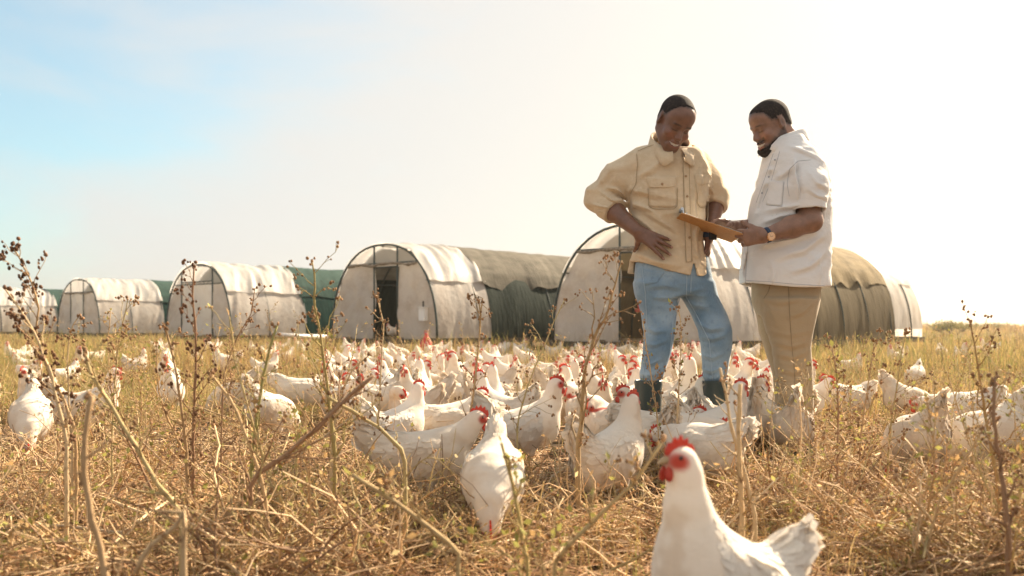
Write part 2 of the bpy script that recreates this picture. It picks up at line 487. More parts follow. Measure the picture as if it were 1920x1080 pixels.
# ------------------------------------------------------------------ hoop houses for the hens
TA = R(41)                                   # all stand parallel, their length running away to the right
M_film = material('white_film', (0.82, 0.79, 0.74), 0.55, spec=0.35, trans=0.55, noise=[(3, (0.74, 0.69, 0.62), 0.45, 0.75), (14, (0.58, 0.50, 0.41), 0.66, 0.9)], bump=[('noise', 9, 0.35, 0.03, (1, 1, .35))])
M_film_dirty = material('dusty_film', (0.70, 0.65, 0.59), 0.65, spec=0.25, trans=0.50, noise=[(2.2, (0.58, 0.51, 0.44), 0.40, 0.70), (17, (0.74, 0.69, 0.62), 0.5, 0.8), (40, (0.42, 0.34, 0.27), 0.64, 0.88)], bump=[('noise', 7, 0.4, 0.03)])
M_clear = material('clear_film', (0.75, 0.72, 0.66), 0.4, spec=0.4, trans=0.55, alpha=0.5, bump=[('noise', 9, 0.4, 0.03)])
M_net = {'tan': material('tan_shade_net', (0.135, 0.122, 0.096), 0.9, spec=0.1, trans=0.10, noise=[(6, (0.09, 0.082, 0.064), 0.42, 0.70, 5, (1, .25, 1)), (1.5, (0.185, 0.165, 0.13), .5, .75)], bump=[('noise', 12, 0.5, 0.03, (.4, 1, .4)), ('noise', 120, .3, .004)]),
         'green': material('green_shade_net', (0.030, 0.068, 0.056), 0.9, spec=0.15, trans=0.12, noise=[(6, (0.020, 0.046, 0.038), 0.42, 0.70), (1.5, (0.055, 0.10, 0.085), .5, .8)], bump=[('noise', 12, 0.5, 0.03, (.4, 1, .4))]),
         'olive': material('olive_shade_net', (0.235, 0.180, 0.098), 0.9, spec=0.1, trans=0.15, noise=[(6, (0.15, 0.115, 0.063), 0.42, 0.70, 5, (1, .25, 1)), (1.5, (0.29, 0.225, 0.125), .5, .75)], bump=[('noise', 12, 0.5, 0.03, (.4, 1, .4)), ('noise', 120, .3, .004)])}
M_curtain = {'tan': material('dark_green_curtain', (0.020, 0.030, 0.025), 0.85, spec=0.05, trans=0.06, noise=(9, (0.034, 0.044, 0.036), 0.45, 0.75, 5, (1, 1, .2)), bump=[('noise', 10, .5, .03, (1, 1, .15))]),
             'green': material('teal_green_curtain', (0.006, 0.028, 0.024), 0.85, spec=0.05, trans=0.06, noise=(9, (0.014, 0.050, 0.042), 0.45, 0.75, 5, (1, 1, .2)), bump=[('noise', 10, .5, .03, (1, 1, .15))]),
             'olive': material('olive_curtain', (0.135, 0.108, 0.066), 0.85, spec=0.05, trans=0.16, noise=(9, (0.17, 0.135, 0.082), 0.45, 0.75, 5, (1, 1, .2)), bump=[('noise', 10, .5, .03, (1, 1, .15))])}
M_pipe = material('painted_pipe', (0.035, 0.055, 0.050), 0.5, spec=0.4, noise=(20, (0.16, 0.10, 0.06), 0.58, 0.75))
M_beam = material('skid_timber', (0.055, 0.050, 0.042), 0.85, noise=(12, (0.12, 0.095, 0.065), 0.45, 0.7))
M_slat = material('slat_floor', (0.16, 0.12, 0.08), 0.9)
M_tyre = material('tyre', (0.015, 0.014, 0.013), 0.8)
M_rope = material('twisted_film', (0.20, 0.15, 0.10), 0.8, noise=(30, (0.42, 0.36, 0.28), 0.45, 0.7))

def hoop_house(fx, fy, label, net, Lw, L, W=4.0, H=2.38, zb=.36, end_white=0, door=(-.42, .50), top=.80, seed=1, door_open=True, film2=None, roll=True):
    root = empty('hoop_house', (fx, fy, 0), -TA, label=label, category='hoop house', group='hoop houses across the field')
    P = lambda t: V3(-W / 2 * math.copysign(abs(math.cos(t)) ** .86, math.cos(t)), 0, zb + H * abs(math.sin(t)) ** .90)
    def arch(x): return zb + H * max(0., 1 - abs(2 * x / W) ** 2.2) ** (1 / 2.05)
    rib = 1.5
    def sheet(name, t0, t1, y0, y1, mat, off=.03, wr=.03, nt=70, dn=.075, hem=0, sag=.014, fr=(5.0, .9), ir=.03):
        ny = max(4, int((y1 - y0) / dn)); T = np.linspace(t0, t1, nt)
        base = np.array([P(t) for t in T]); tg = np.gradient(base, axis=0); nr = np.stack([-tg[:, 2], 0 * tg[:, 0], tg[:, 0]], 1); nr /= np.linalg.norm(nr, axis=1, keepdims=True)
        Yv = np.linspace(y0, y1, ny); arc = np.concatenate([[0], np.cumsum(np.linalg.norm(np.diff(base, axis=0), axis=1))])
        YY, AA = np.meshgrid(Yv, arc, indexing='ij'); yf, af = YY.ravel(), AA.ravel(); o1 = np.ones_like(yf)
        q = np.stack([yf * fr[0] + af * .9, af * fr[1], o1 * seed * 7.3], 1)
        w = (1 - 2 * np.abs(vnoise(q, 1.0, seed))) * wr + vnoise(q, 2.3, seed + 3) * wr * .5
        w = w * (.35 + .65 * np.clip(.5 + vnoise(np.stack([yf * .8, af * .9, o1 * seed * 3.1], 1), 1.0, seed + 21), 0, 1.2))
        w = (w + ir * vnoise(np.stack([yf * .9 + 2, af * .5, o1 * seed * 1.7], 1), 1.0, seed + 31) - sag * np.abs(np.sin(math.pi * yf / rib))).reshape(ny, nt)
        V = base[None] + nr[None] * (off + w)[..., None]
        V[..., 1] = YY + (.03 * vnoise(np.stack([af, yf, 0 * af], 1), .8, seed + 9)).reshape(ny, nt)
        for i, y in enumerate(Yv):
            if hem:
                d = hem * (.5 + .5 * vnoise(V3(y * 2.2, seed, 0)[None], 1, seed)[0])
                for s_, e_ in ((0, 1), (nt - 1, -1)):
                    for k in range(5): V[i, s_ + e_ * k, 2] -= d * (1 - k / 5)
        return link(name, new_mesh(name, V.reshape(-1, 3), np.array(grid_faces(ny, nt))), mat, root)
    h0 = .60                                    # covers end here (radians up the arch); curtains hang below
    LL = Lw * .35                               # the shaded side starts nearer the door
    sheet('film_cover', math.pi / 2 - .25, math.pi - h0, -.03, Lw, M_film, .050, .066, nt=70, dn=.045, hem=.05, fr=(3.1, .9), ir=.05)
    sheet('film_cover', h0, math.pi / 2 - .25, -.03, LL, M_film, .035, .035, nt=30)
    sheet('net_cover', math.pi / 2 - .27, math.pi - h0 + .02, Lw - .12, L - end_white + .05, M_net[net], .080, .022, nt=50, hem=.22, fr=(2.4, .5))
    sheet('net_cover', h0 - .02, math.pi / 2 - .24, LL - .1, L - end_white + .05, M_net[net], .070, .028, nt=30, fr=(3.2, .5))
    for s_ in (0, 1):
        a, b = (.0, h0 + .08) if s_ == 0 else (math.pi - h0 - .08, math.pi)
        Ls = LL if s_ == 0 else Lw
        sheet('film_curtain', a, b, 0, Ls, film2 or M_film_dirty, .0, .025, nt=24, fr=(4.0, .4), sag=.01)
        sheet('net_curtain', a, b, Ls - .05, L - end_white, M_curtain[net], .012, .018, nt=24, fr=(2.6, .3), sag=.01)
    if end_white:
        sheet('film_cover', h0, math.pi - h0, L - end_white, L, M_film, .03, .03)
        for s_ in (0, 1):
            a, b = (.07, h0 + .08) if s_ == 0 else (math.pi - h0 - .08, math.pi - .07)
            sheet('film_curtain', a, b, L - end_white, L, M_film, .0, .03, nt=24)
    # hoops, ridge and side rails
    T = np.linspace(0, math.pi, 30); yy = 0
    while yy <= L + .01:
        v, f = tube([P(t) + V3(0, yy, 0) for t in T], .030 if yy == 0 else .022, 7); link('hoop', new_mesh('hoop', v, f), M_pipe, root); yy += rib
    for t in (math.pi / 2, .62, math.pi - .62):
        v, f = tube([P(t) * V3(.97, 1, .985), P(t) * V3(.97, 1, .985) + V3(0, L, 0)], .018, 6); link('rail', new_mesh('rail', v, f), M_pipe, root)
    # front: posts, header, sheets round the doorway
    zt = zb + H * top; d0, d1 = door; dz = zb + 1.80
    for x in (d0, d1): v, f = tube([V3(x, .0, zb), V3(x, .0, arch(x))], .024, 6); link('door_post', new_mesh('door_post', v, f), M_pipe, root)
    for z in (dz, zt):
        if z == dz: a, b = d0, d1
        else: a, b = [x for x in np.linspace(-W / 2, W / 2, 200) if arch(x) > z][0], [x for x in np.linspace(-W / 2, W / 2, 200) if arch(x) > z][-1]
        v, f = tube([V3(a, .0, z), V3(b, .0, z)], .020, 6); link('crossbar', new_mesh('crossbar', v, f), M_pipe, root)
    def front(name, x0, x1, zlo, zhi, mat, n=26, m=22):
        Vv = []
        for x in np.linspace(x0, x1, n):
            top_ = min(zhi, arch(x) - .01); lo_ = min(zlo, top_)
            for j in range(m): Vv.append((x, .012, lo_ + (top_ - lo_) * j / (m - 1)))
        Vv = np.array(Vv); x, z = Vv[:, 0], Vv[:, 2]; o1 = np.full(len(x), float(seed))
        Vv[:, 1] += vnoise(np.stack([x * 2.2 + z * .8, z * .9, o1], 1), 1.4, seed) * .05 + (1 - 2 * np.abs(vnoise(np.stack([x * 1.2 - z * 1.4, z + x, o1], 1), 1.7, seed + 2))) * .04
        return link(name, new_mesh(name, Vv, grid_faces(n, m)), mat, root)
    front('front_sheet', -W / 2 + .01, d0, zb - .03, zt, M_film_dirty); front('front_sheet', d1, W / 2 - .01, zb - .03, zt, M_film_dirty)
    front('lintel_sheet', d0, d1, dz, zt, M_film_dirty, 10, 8)
    front('gable_sheet', -W / 2 + .05, W / 2 - .05, zt, 99, M_clear, 40, 8)
    if not door_open: front('door_sheet', d0 + .02, d1 - .02, zb - .02, dz, M_film, 14, 20)
    if roll:
        xs = [x for x in np.linspace(-W / 2, W / 2, 90) if arch(x) > zt - .1]
        pts = [V3(x, -.03 + .02 * math.sin(9 * x), zt - .04 + .035 * vnoise(V3(x * 3, 0, seed)[None], 1, 5)[0]) for x in xs]
        v, f = tube(pts, .035 + .015 * np.array([vnoise(V3(x * 9, 1, seed)[None], 1, 5)[0] for x in xs]), 7); link('rolled_film', new_mesh('rolled_film', v, f), M_rope, root)
    # skids, cross beams, slat floor, wheels, back wall
    for x in (-W / 2 + .05, W / 2 - .05): link('skid', new_mesh('skid', *box((x, L / 2, zb - .07), (.10, L + .3, .14)), smooth=False), M_beam, root)
    k = 0
    while k * 1.8 <= L: link('cross_beam', new_mesh('cross_beam', *box((0, k * 1.8 + .05, zb - .09), (W - .22, .09, .12)), smooth=False), M_beam, root); k += 1
    link('slat_floor', new_mesh('slat_floor', *box((0, L / 2, zb - .008), (W - .22, L - .06, .035)), smooth=False), M_slat, root)
    y = .9
    while y < L:
        for x in (-W / 2 + .20, W / 2 - .20):
            a = np.linspace(0, 2 * math.pi, 21); c = V3(x, y, .215)
            v, f = tube([c + V3(0, .155 * math.cos(q), .155 * math.sin(q)) for q in a], .058, 8, cap=False)
            link('wheel', new_mesh('wheel', v, f), M_tyre, root)
        y += 2.7
    front_b = [(P(t)[0] * .99, L - .02, P(t)[2] - .01) for t in np.linspace(0, math.pi, 40)]
    link('back_sheet', new_mesh('back_sheet', front_b, [tuple(range(40))], smooth=False), M_film_dirty, root)
    return root

def house_at(pxL, dL, **kw):
    """front left foot of the arch seen at pxL, dL metres ahead"""
    xl = (pxL - 960) * dL / FPX; W = 4.0
    return hoop_house(xl + W / 2 * math.cos(TA), dL - W / 2 * math.sin(TA), **kw)
house_at(1037, 21.6, label='nearest hoop house with olive net, behind the two men', net='olive', Lw=2.5, L=11.4, end_white=2.1, door=(-.25, .75), seed=3)
house_at(623, 26.8, label='hoop house with open doorway, tan net roof and dark side curtain', net='tan', Lw=2.0, L=9.2, door=(-.30, .58), seed=5)
house_at(312, 35.0, label='hoop house with bare pipe gable and white film front, green net behind', net='green', Lw=3.0, L=8.5, door=(-1.0, .9), door_open=False, seed=8, top=.72, roll=False)
house_at(108, 45.6, label='small white hoop house left of the bare pipe gable one', net='green', Lw=3.1, L=8.5, door=(-.7, .5), door_open=False, seed=12, top=.76)
house_at(-52, 56.5, label='farthest hoop house, cut off by the left edge of the picture', net='green', Lw=3.1, L=8.5, door=(-.7, .5), door_open=False, seed=15)

# ------------------------------------------------------------------ things lying about the hoop houses
M_red = material('red_plastic', (0.62, 0.045, 0.035), 0.45, spec=0.4, noise=(10, (0.42, 0.05, 0.04), 0.5, 0.8))
M_pvc = material('white_pvc', (0.78, 0.76, 0.72), 0.4)
M_teal = material('teal_plastic', (0.05, 0.36, 0.36), 0.45, noise=(8, (0.10, 0.42, 0.40), 0.45, 0.7))
def lathe(prof, n=20):
    V = [(r * math.cos(2 * math.pi * i / n), r * math.sin(2 * math.pi * i / n), z) for r, z in prof for i in range(n)]
    m = len(prof)
    return np.array(V), [(j * n + i, j * n + (i + 1) % n, (j + 1) * n + (i + 1) % n, (j + 1) * n + i) for j in range(m - 1) for i in range(n)] + [tuple(range(n - 1, -1, -1)), tuple((m - 1) * n + i for i in range(n))]
def feeder(x, y, z, label, hang):
    r = empty('hanging_feeder', (x, y, z), label=label, category='feeder')
    v, f = lathe([(.02, .0), (.19, .0), (.21, .06), (.205, .065), (.16, .03), (.10, .05), (.15, .10), (.165, .40), (.15, .42), (.02, .47)]); link('hopper', new_mesh('hopper', v, f), M_red, r)
    v, f = tube([V3(0, 0, .46), V3(0, 0, hang)], .006, 5); link('cord', new_mesh('cord', v, f), M_beam, r)
def lcl(pxL, dL, x, y):
    xl = (pxL - 960) * dL / FPX; fx, fy = xl + 2 * math.cos(TA), dL - 2 * math.sin(TA)
    return fx + x * math.cos(TA) + y * math.sin(TA), fy - x * math.sin(TA) + y * math.cos(TA)
fx_, fy_ = lcl(623, 26.8, .30, .55); feeder(fx_, fy_, .62, 'red feeder hanging in the open doorway of the tan-roofed hoop house', 1.9)
fx_, fy_ = lcl(1037, 21.6, .0, .55); feeder(fx_, fy_, .95, 'red feeder hanging in the doorway behind the man in jeans', 1.6)
g = on_ground(799, 668)
r = empty('drinker', g, label='red bell-shaped poultry drinker among the hens', category='drinker')
v, f = lathe([(.02, .0), (.15, .0), (.16, .05), (.135, .055), (.14, .10), (.13, .30), (.06, .40), (.035, .46), (.04, .50), (.01, .51)]); link('tank', new_mesh('tank', v, f), M_red, r)
v, f = tube([V3(-.04, 0, .49), V3(-.03, 0, .55), V3(.03, 0, .55), V3(.04, 0, .49)], .008, 6); link('handle', new_mesh('handle', v, f), M_red, r)
# pvc pipe along the skid of the bare-gable house
a, b = at(512, 627, 32.6), at(612, 631, 34.5)
r = empty('water_pipe', (*((a + b) / 2)[:2], 0), label='white pipe along the foot of the bare-gabled hoop house', category='pipe')
v, f = tube([a, (a + b) / 2 - V3(0, 0, .02), b], .065, 12); part('pipe', v, f, M_pvc, r)
for q in (a, b): v, f = tube([V3(q[0], q[1], 0), q], .03, 8); part('stand', v, f, M_beam, r)
# teal trough with a white lid
a, b = at(1528, 640, 24.5), at(1590, 634, 24.0)
c = (a + b) / 2; ang = math.atan2(b[1] - a[1], b[0] - a[0])
r = empty('water_trough', (c[0], c[1], 0), ang, label='teal water trough with pale lid beside the nearest hoop house', category='trough')
S_ = Sdf(); S_.rbox((0, 0, .28), (.42, .14, .07), None, .05); v, f = S_.mesh(.015); link('basin', new_mesh('basin', v, f), M_teal, r)
S_ = Sdf(); S_.rbox((0, 0, .375), (.40, .15, .03), None, .02); v, f = S_.mesh(.012); link('lid', new_mesh('lid', v, f), M_pvc, r)
for x in (-.3, .3): link('foot', new_mesh('foot', *box((x, 0, .105), (.06, .22, .21)), smooth=False), M_beam, r)
# small white box tied to the front of the tan-roofed house
bx, by = lcl(623, 26.8, 1.62, -.10)
r = empty('nest_box', (bx, by, 0), -TA, label='small white box hung on the front sheet beside the open doorway', category='box')
link('box_body', new_mesh('box_body', *box((0, 0, .95), (.20, .12, .32)), smooth=False), M_pvc, r)
link('lid', new_mesh('lid', *box((0, -.01, 1.12), (.24, .16, .02)), smooth=False), M_pvc, r)
link('strap', new_mesh('strap', *box((0, .0, 1.20), (.03, .03, .14)), smooth=False), M_beam, r)
# ------------------------------------------------------------------ the two farmers
MD = 4.8                                    # their distance; 389 photograph pixels to the metre there
PM = FPX / MD
def Mp(px, py, off=0.0): return at(px, py, MD + off)
def rows(tab, off, ryf=None):
    """(photograph row, left edge, right edge, half depth in m[, centre offset]) -> sections"""
    o = []
    for r in tab:
        y = MD + off + (r[4] if len(r) > 4 else 0); k = y / FPX
        o.append((CAMH + (HORIZ - r[0]) * k, ((r[1] + r[2]) / 2 - 960) * k, y, (r[2] - r[1]) / 2 * k, r[3]))
    return o
FOLD = [1.9]
def fold(poly, amp, wid, side=-1, ymid=MD, ysoft=.05):
    """a crease in cloth that runs along a line on the front (side -1) or the back of a garment"""
    kf = (MD - .13) / MD; amp = amp * FOLD[0]; wid = wid * .85
    Q = np.array([[(x - 960) / PM * kf, CAMH + (HORIZ - y) / PM * kf] for x, y in poly])
    def f(P):
        best = np.full(len(P), 9.0); p = P[:, [0, 2]]
        L = len(Q) - 1; tt = np.zeros(len(P))
        for i in range(L):
            a, b = Q[i], Q[i + 1]; ba = b - a
            t = np.clip((p - a) @ ba / max(ba @ ba, 1e-9), 0, 1)
            d = np.linalg.norm(p - a - t[:, None] * ba, axis=1)
            m = d < best; best = np.where(m, d, best); tt = np.where(m, (i + t) / L, tt)
        fade = np.sin(np.clip(tt, 0.02, .98) * math.pi) ** .6
        s = 1.0 if side is None else sstep(-ysoft, ysoft, side * (P[:, 1] - ymid))
        return -amp * np.exp(-(best / wid) ** 2) * fade * s
    m = wid * 2.5; lo, hi = Q.min(0) - m, Q.max(0) + m
    f.bb = (V3(lo[0], -99, lo[1]), V3(hi[0], 99, hi[1]))
    return f
def cloth_noise(amp, scale, seed, stretch=(1, 1, 1)):
    st = np.array(stretch)
    def f(P):
        w = vnoise(P, scale * .6, seed + 50)[:, None] * .03
        return -amp * (1 - np.abs(vnoise((P + w) * st, scale, seed)) * 2)
    return f

M_skinL = material('skin_dark', vcol=True, rough=0.42, spec=0.55, sss=0.06, bump=[('noise', 140, 0.15, 0.002)])
M_hair = material('cropped_hair', (0.020, 0.016, 0.015), 0.85, spec=0.15, noise=(130, (0.065, 0.045, 0.036), 0.50, 0.80), bump=[('noise', 420, 0.9, 0.004)])
M_teeth = material('teeth', (0.55, 0.50, 0.44), 0.3, spec=0.5)
M_nail = material('fingernail', (0.36, 0.20, 0.15), 0.35)
WV = ('noise', 700, 0.25, 0.001)
M_beige = material('beige_cotton', (0.66, 0.525, 0.36), 0.9, spec=0.1, sheen=0.2, trans=0.10, noise=[(9, (0.58, 0.445, 0.29), 0.4, 0.75), (55, (0.70, 0.57, 0.41), 0.5, 0.8)], bump=[('noise', 22, 0.5, 0.014, (1, 1, 1.8)), WV])
M_beige2 = material('beige_stitch', (0.40, 0.30, 0.19), 0.9)
M_white = material('white_cotton', (0.80, 0.78, 0.76), 0.9, spec=0.1, sheen=0.2, trans=0.16, bump=[('noise', 20, 0.5, 0.014, (1, 1, 1.7)), WV])
M_white2 = material('grey_stitch', (0.42, 0.42, 0.44), 0.9)
M_denim = material('washed_denim', (0.145, 0.230, 0.315), 0.9, spec=0.1, sheen=0.25, noise=[(5, (0.34, 0.43, 0.50), 0.42, 0.66), (40, (0.075, 0.135, 0.22), 0.50, 0.95), (240, (0.20, 0.31, 0.44), 0.5, 0.9, 2, (1, 1, .25))], bump=[('noise', 22, 0.4, 0.010, (1, 1, 1.4)), ('noise', 500, 0.4, 0.001)])
M_denim2 = material('denim_stitch', (0.33, 0.42, 0.50), 0.9)
M_khaki = material('khaki_cotton', (0.36, 0.275, 0.175), 0.9, spec=0.1, sheen=0.2, noise=(8, (0.34, 0.255, 0.155), 0.4, 0.7), bump=[('noise', 22, 0.45, 0.010, (1, 1, 1.4)), WV])
M_khaki2 = material('khaki_stitch', (0.24, 0.18, 0.11), 0.9)
M_rubber = material('rubber_boot', (0.030, 0.044, 0.040), 0.45, spec=0.45, noise=(14, (0.10, 0.085, 0.06), 0.55, 0.75))
M_button = material('horn_button', (0.34, 0.22, 0.12), 0.4)
M_strap = material('watch_strap', (0.015, 0.035, 0.075), 0.6)
M_gold = material('watch_case_gold', (0.85, 0.55, 0.32), 0.25, metal=1.0)
M_dial = material('watch_dial', (0.75, 0.52, 0.35), 0.3)
M_black = material('black_plastic', (0.02, 0.022, 0.025), 0.35)
M_hardboard = material('hardboard', (0.46, 0.235, 0.085), 0.6, noise=[(18, (0.36, 0.17, 0.055), 0.45, 0.7, 5, (1, 6, 6)), (160, (0.52, 0.29, 0.12), 0.55, 0.8)], bump=[('noise', 300, 0.2, 0.0006)])
M_steel = material('clip_steel', (0.55, 0.55, 0.55), 0.25, metal=1.0)
M_paper = material('paper', (0.86, 0.85, 0.83), 0.85, trans=0.2)

class Head:
    """a head sculpted in its own frame: y looks forward, z up, origin between the ears at eye level"""
    def __init__(s, o, yaw, pitch, roll, sc=1.0):
        s.o = np.asarray(o, float); s.M = rotm('Z', 180 + yaw) @ rotm('Y', roll) @ rotm('X', -pitch); s.sc = sc
    def p(s, x, y, z): return s.o + s.M @ (V3(x, y, z) * s.sc)
    def loc(s, V): return (V - s.o) @ s.M / s.sc
    def sculpt(s, S, smile=1.0, beard=False):
        k = s.sc; M = s.M
        E = lambda c, r, kk=.02, op='+', Rm=None: S.ell(s.p(*c), np.array(r) * k, M if Rm is None else M @ Rm, kk, op)
        E((0, -.018, .036), (.075, .097, .083), .02)
        E((0, .040, .046), (.058, .046, .050), .03)
        E((0, .028, -.035), (.060, .060, .080), .03)
        for q in (-1, 1):
            S.cap(s.p(q * .052, -.012, -.055), s.p(q * .020, .066, -.100), .022, .020, .03)
            E((q * .045, .058, -.034), (.021, .022, .019), .018)
            S.cap(s.p(q * .040, .073, .017), s.p(q * .008, .084, .014), .0075, .0075, .014)
        E((0, .070, -.106), (.024, .019, .019), .02)
        S.cap(s.p(0, .080, .008), s.p(0, .103, -.034), .0075, .0115, .012)
        for q in (-1, 1): E((q * .0135, .093, -.040), (.0095, .011, .0085), .006)
        E((0, .070, -.070), (.034, .024, .026), .02)
        for q in (-1, 1):
            E((q * .031, .089, -.003), (.0165, .012, .0095), .012, '-')
            E((q * .031, .0675, -.0045), (.0145, .0135, .0115), .006)
        # lips drawn back in a smile round the teeth
        up = [s.p(x, .097 - 26 * x * x, -.0655 + 2.0 * x * x) for x in (-.030, -.018, 0, .018, .030)]
        lo = [s.p(x, .094 - 26 * x * x, -.0870 + 17 * x * x) for x in (-.030, -.018, 0, .018, .030)]
        S.chain(up, [.003, .0048, .0052, .0048, .003], .006); S.chain(lo, [.003, .0055, .0068, .0055, .003], .006)
        mo = [s.p(x, .099 - 24 * x * x, -.0755 + 8 * x * x) for x in (-.027, -.015, 0, .015, .027)]
        S.chain(mo, [.003, .0058, .0075, .0058, .003], .004, '-')
        for q in (-1, 1):   # laugh lines and ears
            S.cap(s.p(q * .020, .091, -.044), s.p(q * .040, .070, -.076), .003, .002, .012, '-')
            E((q * .077, -.018, -.006), (.008, .019, .031), .008, Rm=rotm('Z', -q * 18) @ rotm('X', 10))
            E((q * .086, -.014, -.002), (.0045, .010, .017), .005, '-', Rm=rotm('Z', -q * 18))
    def teeth(s):
        S = Sdf()
        S.chain([s.p(x, .0915 - 23 * x * x, -.0735 + 7.5 * x * x) for x in (-.027, -.014, 0, .014, .027)], [.003, .0060, .0070, .0060, .003], .004, flat=(s.M[:, 1], 1.3))
        return S.mesh(.0022)
    def colour(s, V, skin, beard=None, hair=None):
        q = s.loc(V); ax = np.abs(q[:, 0]); y, z = q[:, 1], q[:, 2]
        C = np.tile(np.asarray(skin), (len(V), 1)) * (1 + .16 * fbm(V, 40, 5, 2) + .10 * fbm(V, 160, 9, 2))[:, None]
        def tint(m, c):
            nonlocal C
            m = m[:, None]; C = C * (1 - m) + np.asarray(c) * m
        fr = sstep(.03, .06, y)
        tint(.35 * np.exp(-((ax - .040) / .022) ** 2 - ((z + .036) / .02) ** 2) * fr, np.asarray(skin) * V3(1.9, 1.35, 1.2))
        tint(.9 * np.exp(-((ax - .031) / .019) ** 4 - ((z - .021 + 6 * (ax - .03) ** 2) / .0040) ** 2) * fr, (.012, .009, .008))
        tint(.95 * np.exp(-((ax - .031) / .016) ** 4 - ((z + .0105 - 9 * (ax - .031) ** 2) / .0028) ** 2) * fr, (.008, .005, .005))
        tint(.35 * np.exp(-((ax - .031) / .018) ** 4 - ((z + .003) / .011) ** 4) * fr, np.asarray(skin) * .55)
        tint(.75 * np.exp(-(ax / .026) ** 6 - ((z + .077 - 8 * ax ** 2) / .0125) ** 6) * sstep(.070, .08, y), np.asarray(skin) * V3(1.3, .85, .85))
        mouth = np.exp(-(ax / .022) ** 6 - ((z + .0755 - 8 * ax ** 2) / .0055) ** 4) * sstep(.066, .075, y)
        tint(.9 * mouth, (.03, .008, .008))
        tint(.7 * np.exp(-((y + .014) / .009) ** 2 - ((z + .002) / .015) ** 2) * (ax > .070), np.asarray(skin) * .3)  # ear hollow: its shade is painted into the skin colour
        hs = s.scalp(V, *(hair or (.083, .028)))
        tint(.85 * sstep(-.010, .014, hs + .004 * vnoise(V, 120, 4)) * (np.linalg.norm(q, axis=1) < .16) * ~((ax > .074) & (z < .03)), (.014, .011, .010))
        if beard:
            bs = s.beard(V); tint(.75 * sstep(-.008, .004, bs + .006 * vnoise(V, 110, 6)) * (np.linalg.norm(q, axis=1) < .17) * (z > -.15), (.014, .010, .009))
        return C
    def scalp(s, V, front=.083, temple=.028):
        q = s.loc(V); y, z = q[:, 1], q[:, 2]
        line = np.interp(y, [-.12, -.075, -.03, 0, .028, .052, .075], [-.045, -.045, -.020, .014, temple, front - .012, front])
        return z - line
    def beard(s, V):
        q = s.loc(V); ax = np.abs(q[:, 0]); y, z = q[:, 1], q[:, 2]
        line = np.interp(y, [-.06, -.012, .012, .05, .075, .10], [-.03, -.030, -.052, -.066, -.078, -.085])
        m = np.minimum(line - z, y + .022)
        lips = (ax < .027) & (np.abs(z + .076 - 8 * ax ** 2) < .0145) & (y > .062)
        m = np.where(lips, -1, m)
        mous = np.minimum(.008 - np.abs(z + .0575 - 5 * ax ** 2 + 0), np.minimum(.034 - ax, y - .066))
        return np.maximum(m, mous)

def finger(S, a, dirv, bend_ax, lens, r, curls, k=.004):
    """phalanges from the knuckle, each bent further round bend_ax"""
    p = np.asarray(a, float); d = unit(dirv); pts = [p]; rs = [r[0]]
    for L, c, rr in zip(lens, curls, r[1:]):
        d = np.array(Matrix.Rotation(R(c), 3, Vector(bend_ax))) @ d
        p = p + d * L; pts.append(p); rs.append(rr)
    S.chain(pts, rs, k)
    return pts
def hand(S, wrist, dirv, palm, side=1, splay=(9, 3, -3, -10), curls=((15, 20, 12),) * 4, thumb=(40, 10, 12), sc=1.0, thumb_dir=None):
    """palm: normal pointing out of the palm; side: +1 if the thumb lies along cross(dir, palm)"""
    d = unit(dirv); n = unit(np.asarray(palm, float) - d * np.dot(palm, d)); t = np.cross(d, n) * side
    w = np.asarray(wrist, float); K = []
    for i, u in enumerate((.030, .010, -.010, -.028)):
        kn = w + d * (.092 - .006 * abs(i - 1)) * sc + t * u * sc
        S.cap(w + t * u * .6 * sc + d * .012 * sc, kn, .0155 * sc, .0118 * sc, .016, flat=(n, 1.05)); K.append(kn)
    ends = []
    ax = np.cross(n, d)       # positive turn closes the finger towards the palm
    ax = -ax if np.dot(np.array(Matrix.Rotation(R(20), 3, Vector(ax))) @ d, n) < 0 else ax
    Ls = [(.043, .026, .020), (.048, .029, .021), (.044, .027, .021), (.034, .021, .018)]
    for i in range(4):
        dd = d * math.cos(R(splay[i])) + t * math.sin(R(splay[i]))
        ends.append(finger(S, K[i], dd, ax, [l * sc for l in Ls[i]], [.0112 * sc, .0100 * sc, .0090 * sc, .0074 * sc], curls[i]))
    tb = w + d * .022 * sc + t * .026 * sc
    td = d * math.cos(R(thumb[0])) + t * math.sin(R(thumb[0])) + n * .25 if thumb_dir is None else thumb_dir
    S.cap(w + d * .01 * sc, tb, .018 * sc, .016 * sc, .014)
    tp = finger(S, tb, td, ax, (.042 * sc, .032 * sc, .025 * sc), [.0165 * sc, .0125 * sc, .0108 * sc, .0085 * sc], (0, thumb[1], thumb[2]), k=.008)
    return ends, tp, n
def nails(root, ends, n_out):
    for e in ends:
        tip, pr = e[-1], e[-2]; d = unit(tip - pr); n = unit(n_out - d * np.dot(n_out, d)); s_ = np.cross(d, n)
        v, f = ball((0, 0, 0), (.0075, .0052, .0016), 8, 4)
        part('fingernail', tip + n * .0072 + v @ np.stack([d, s_, n], 1).T, f, M_nail, root)

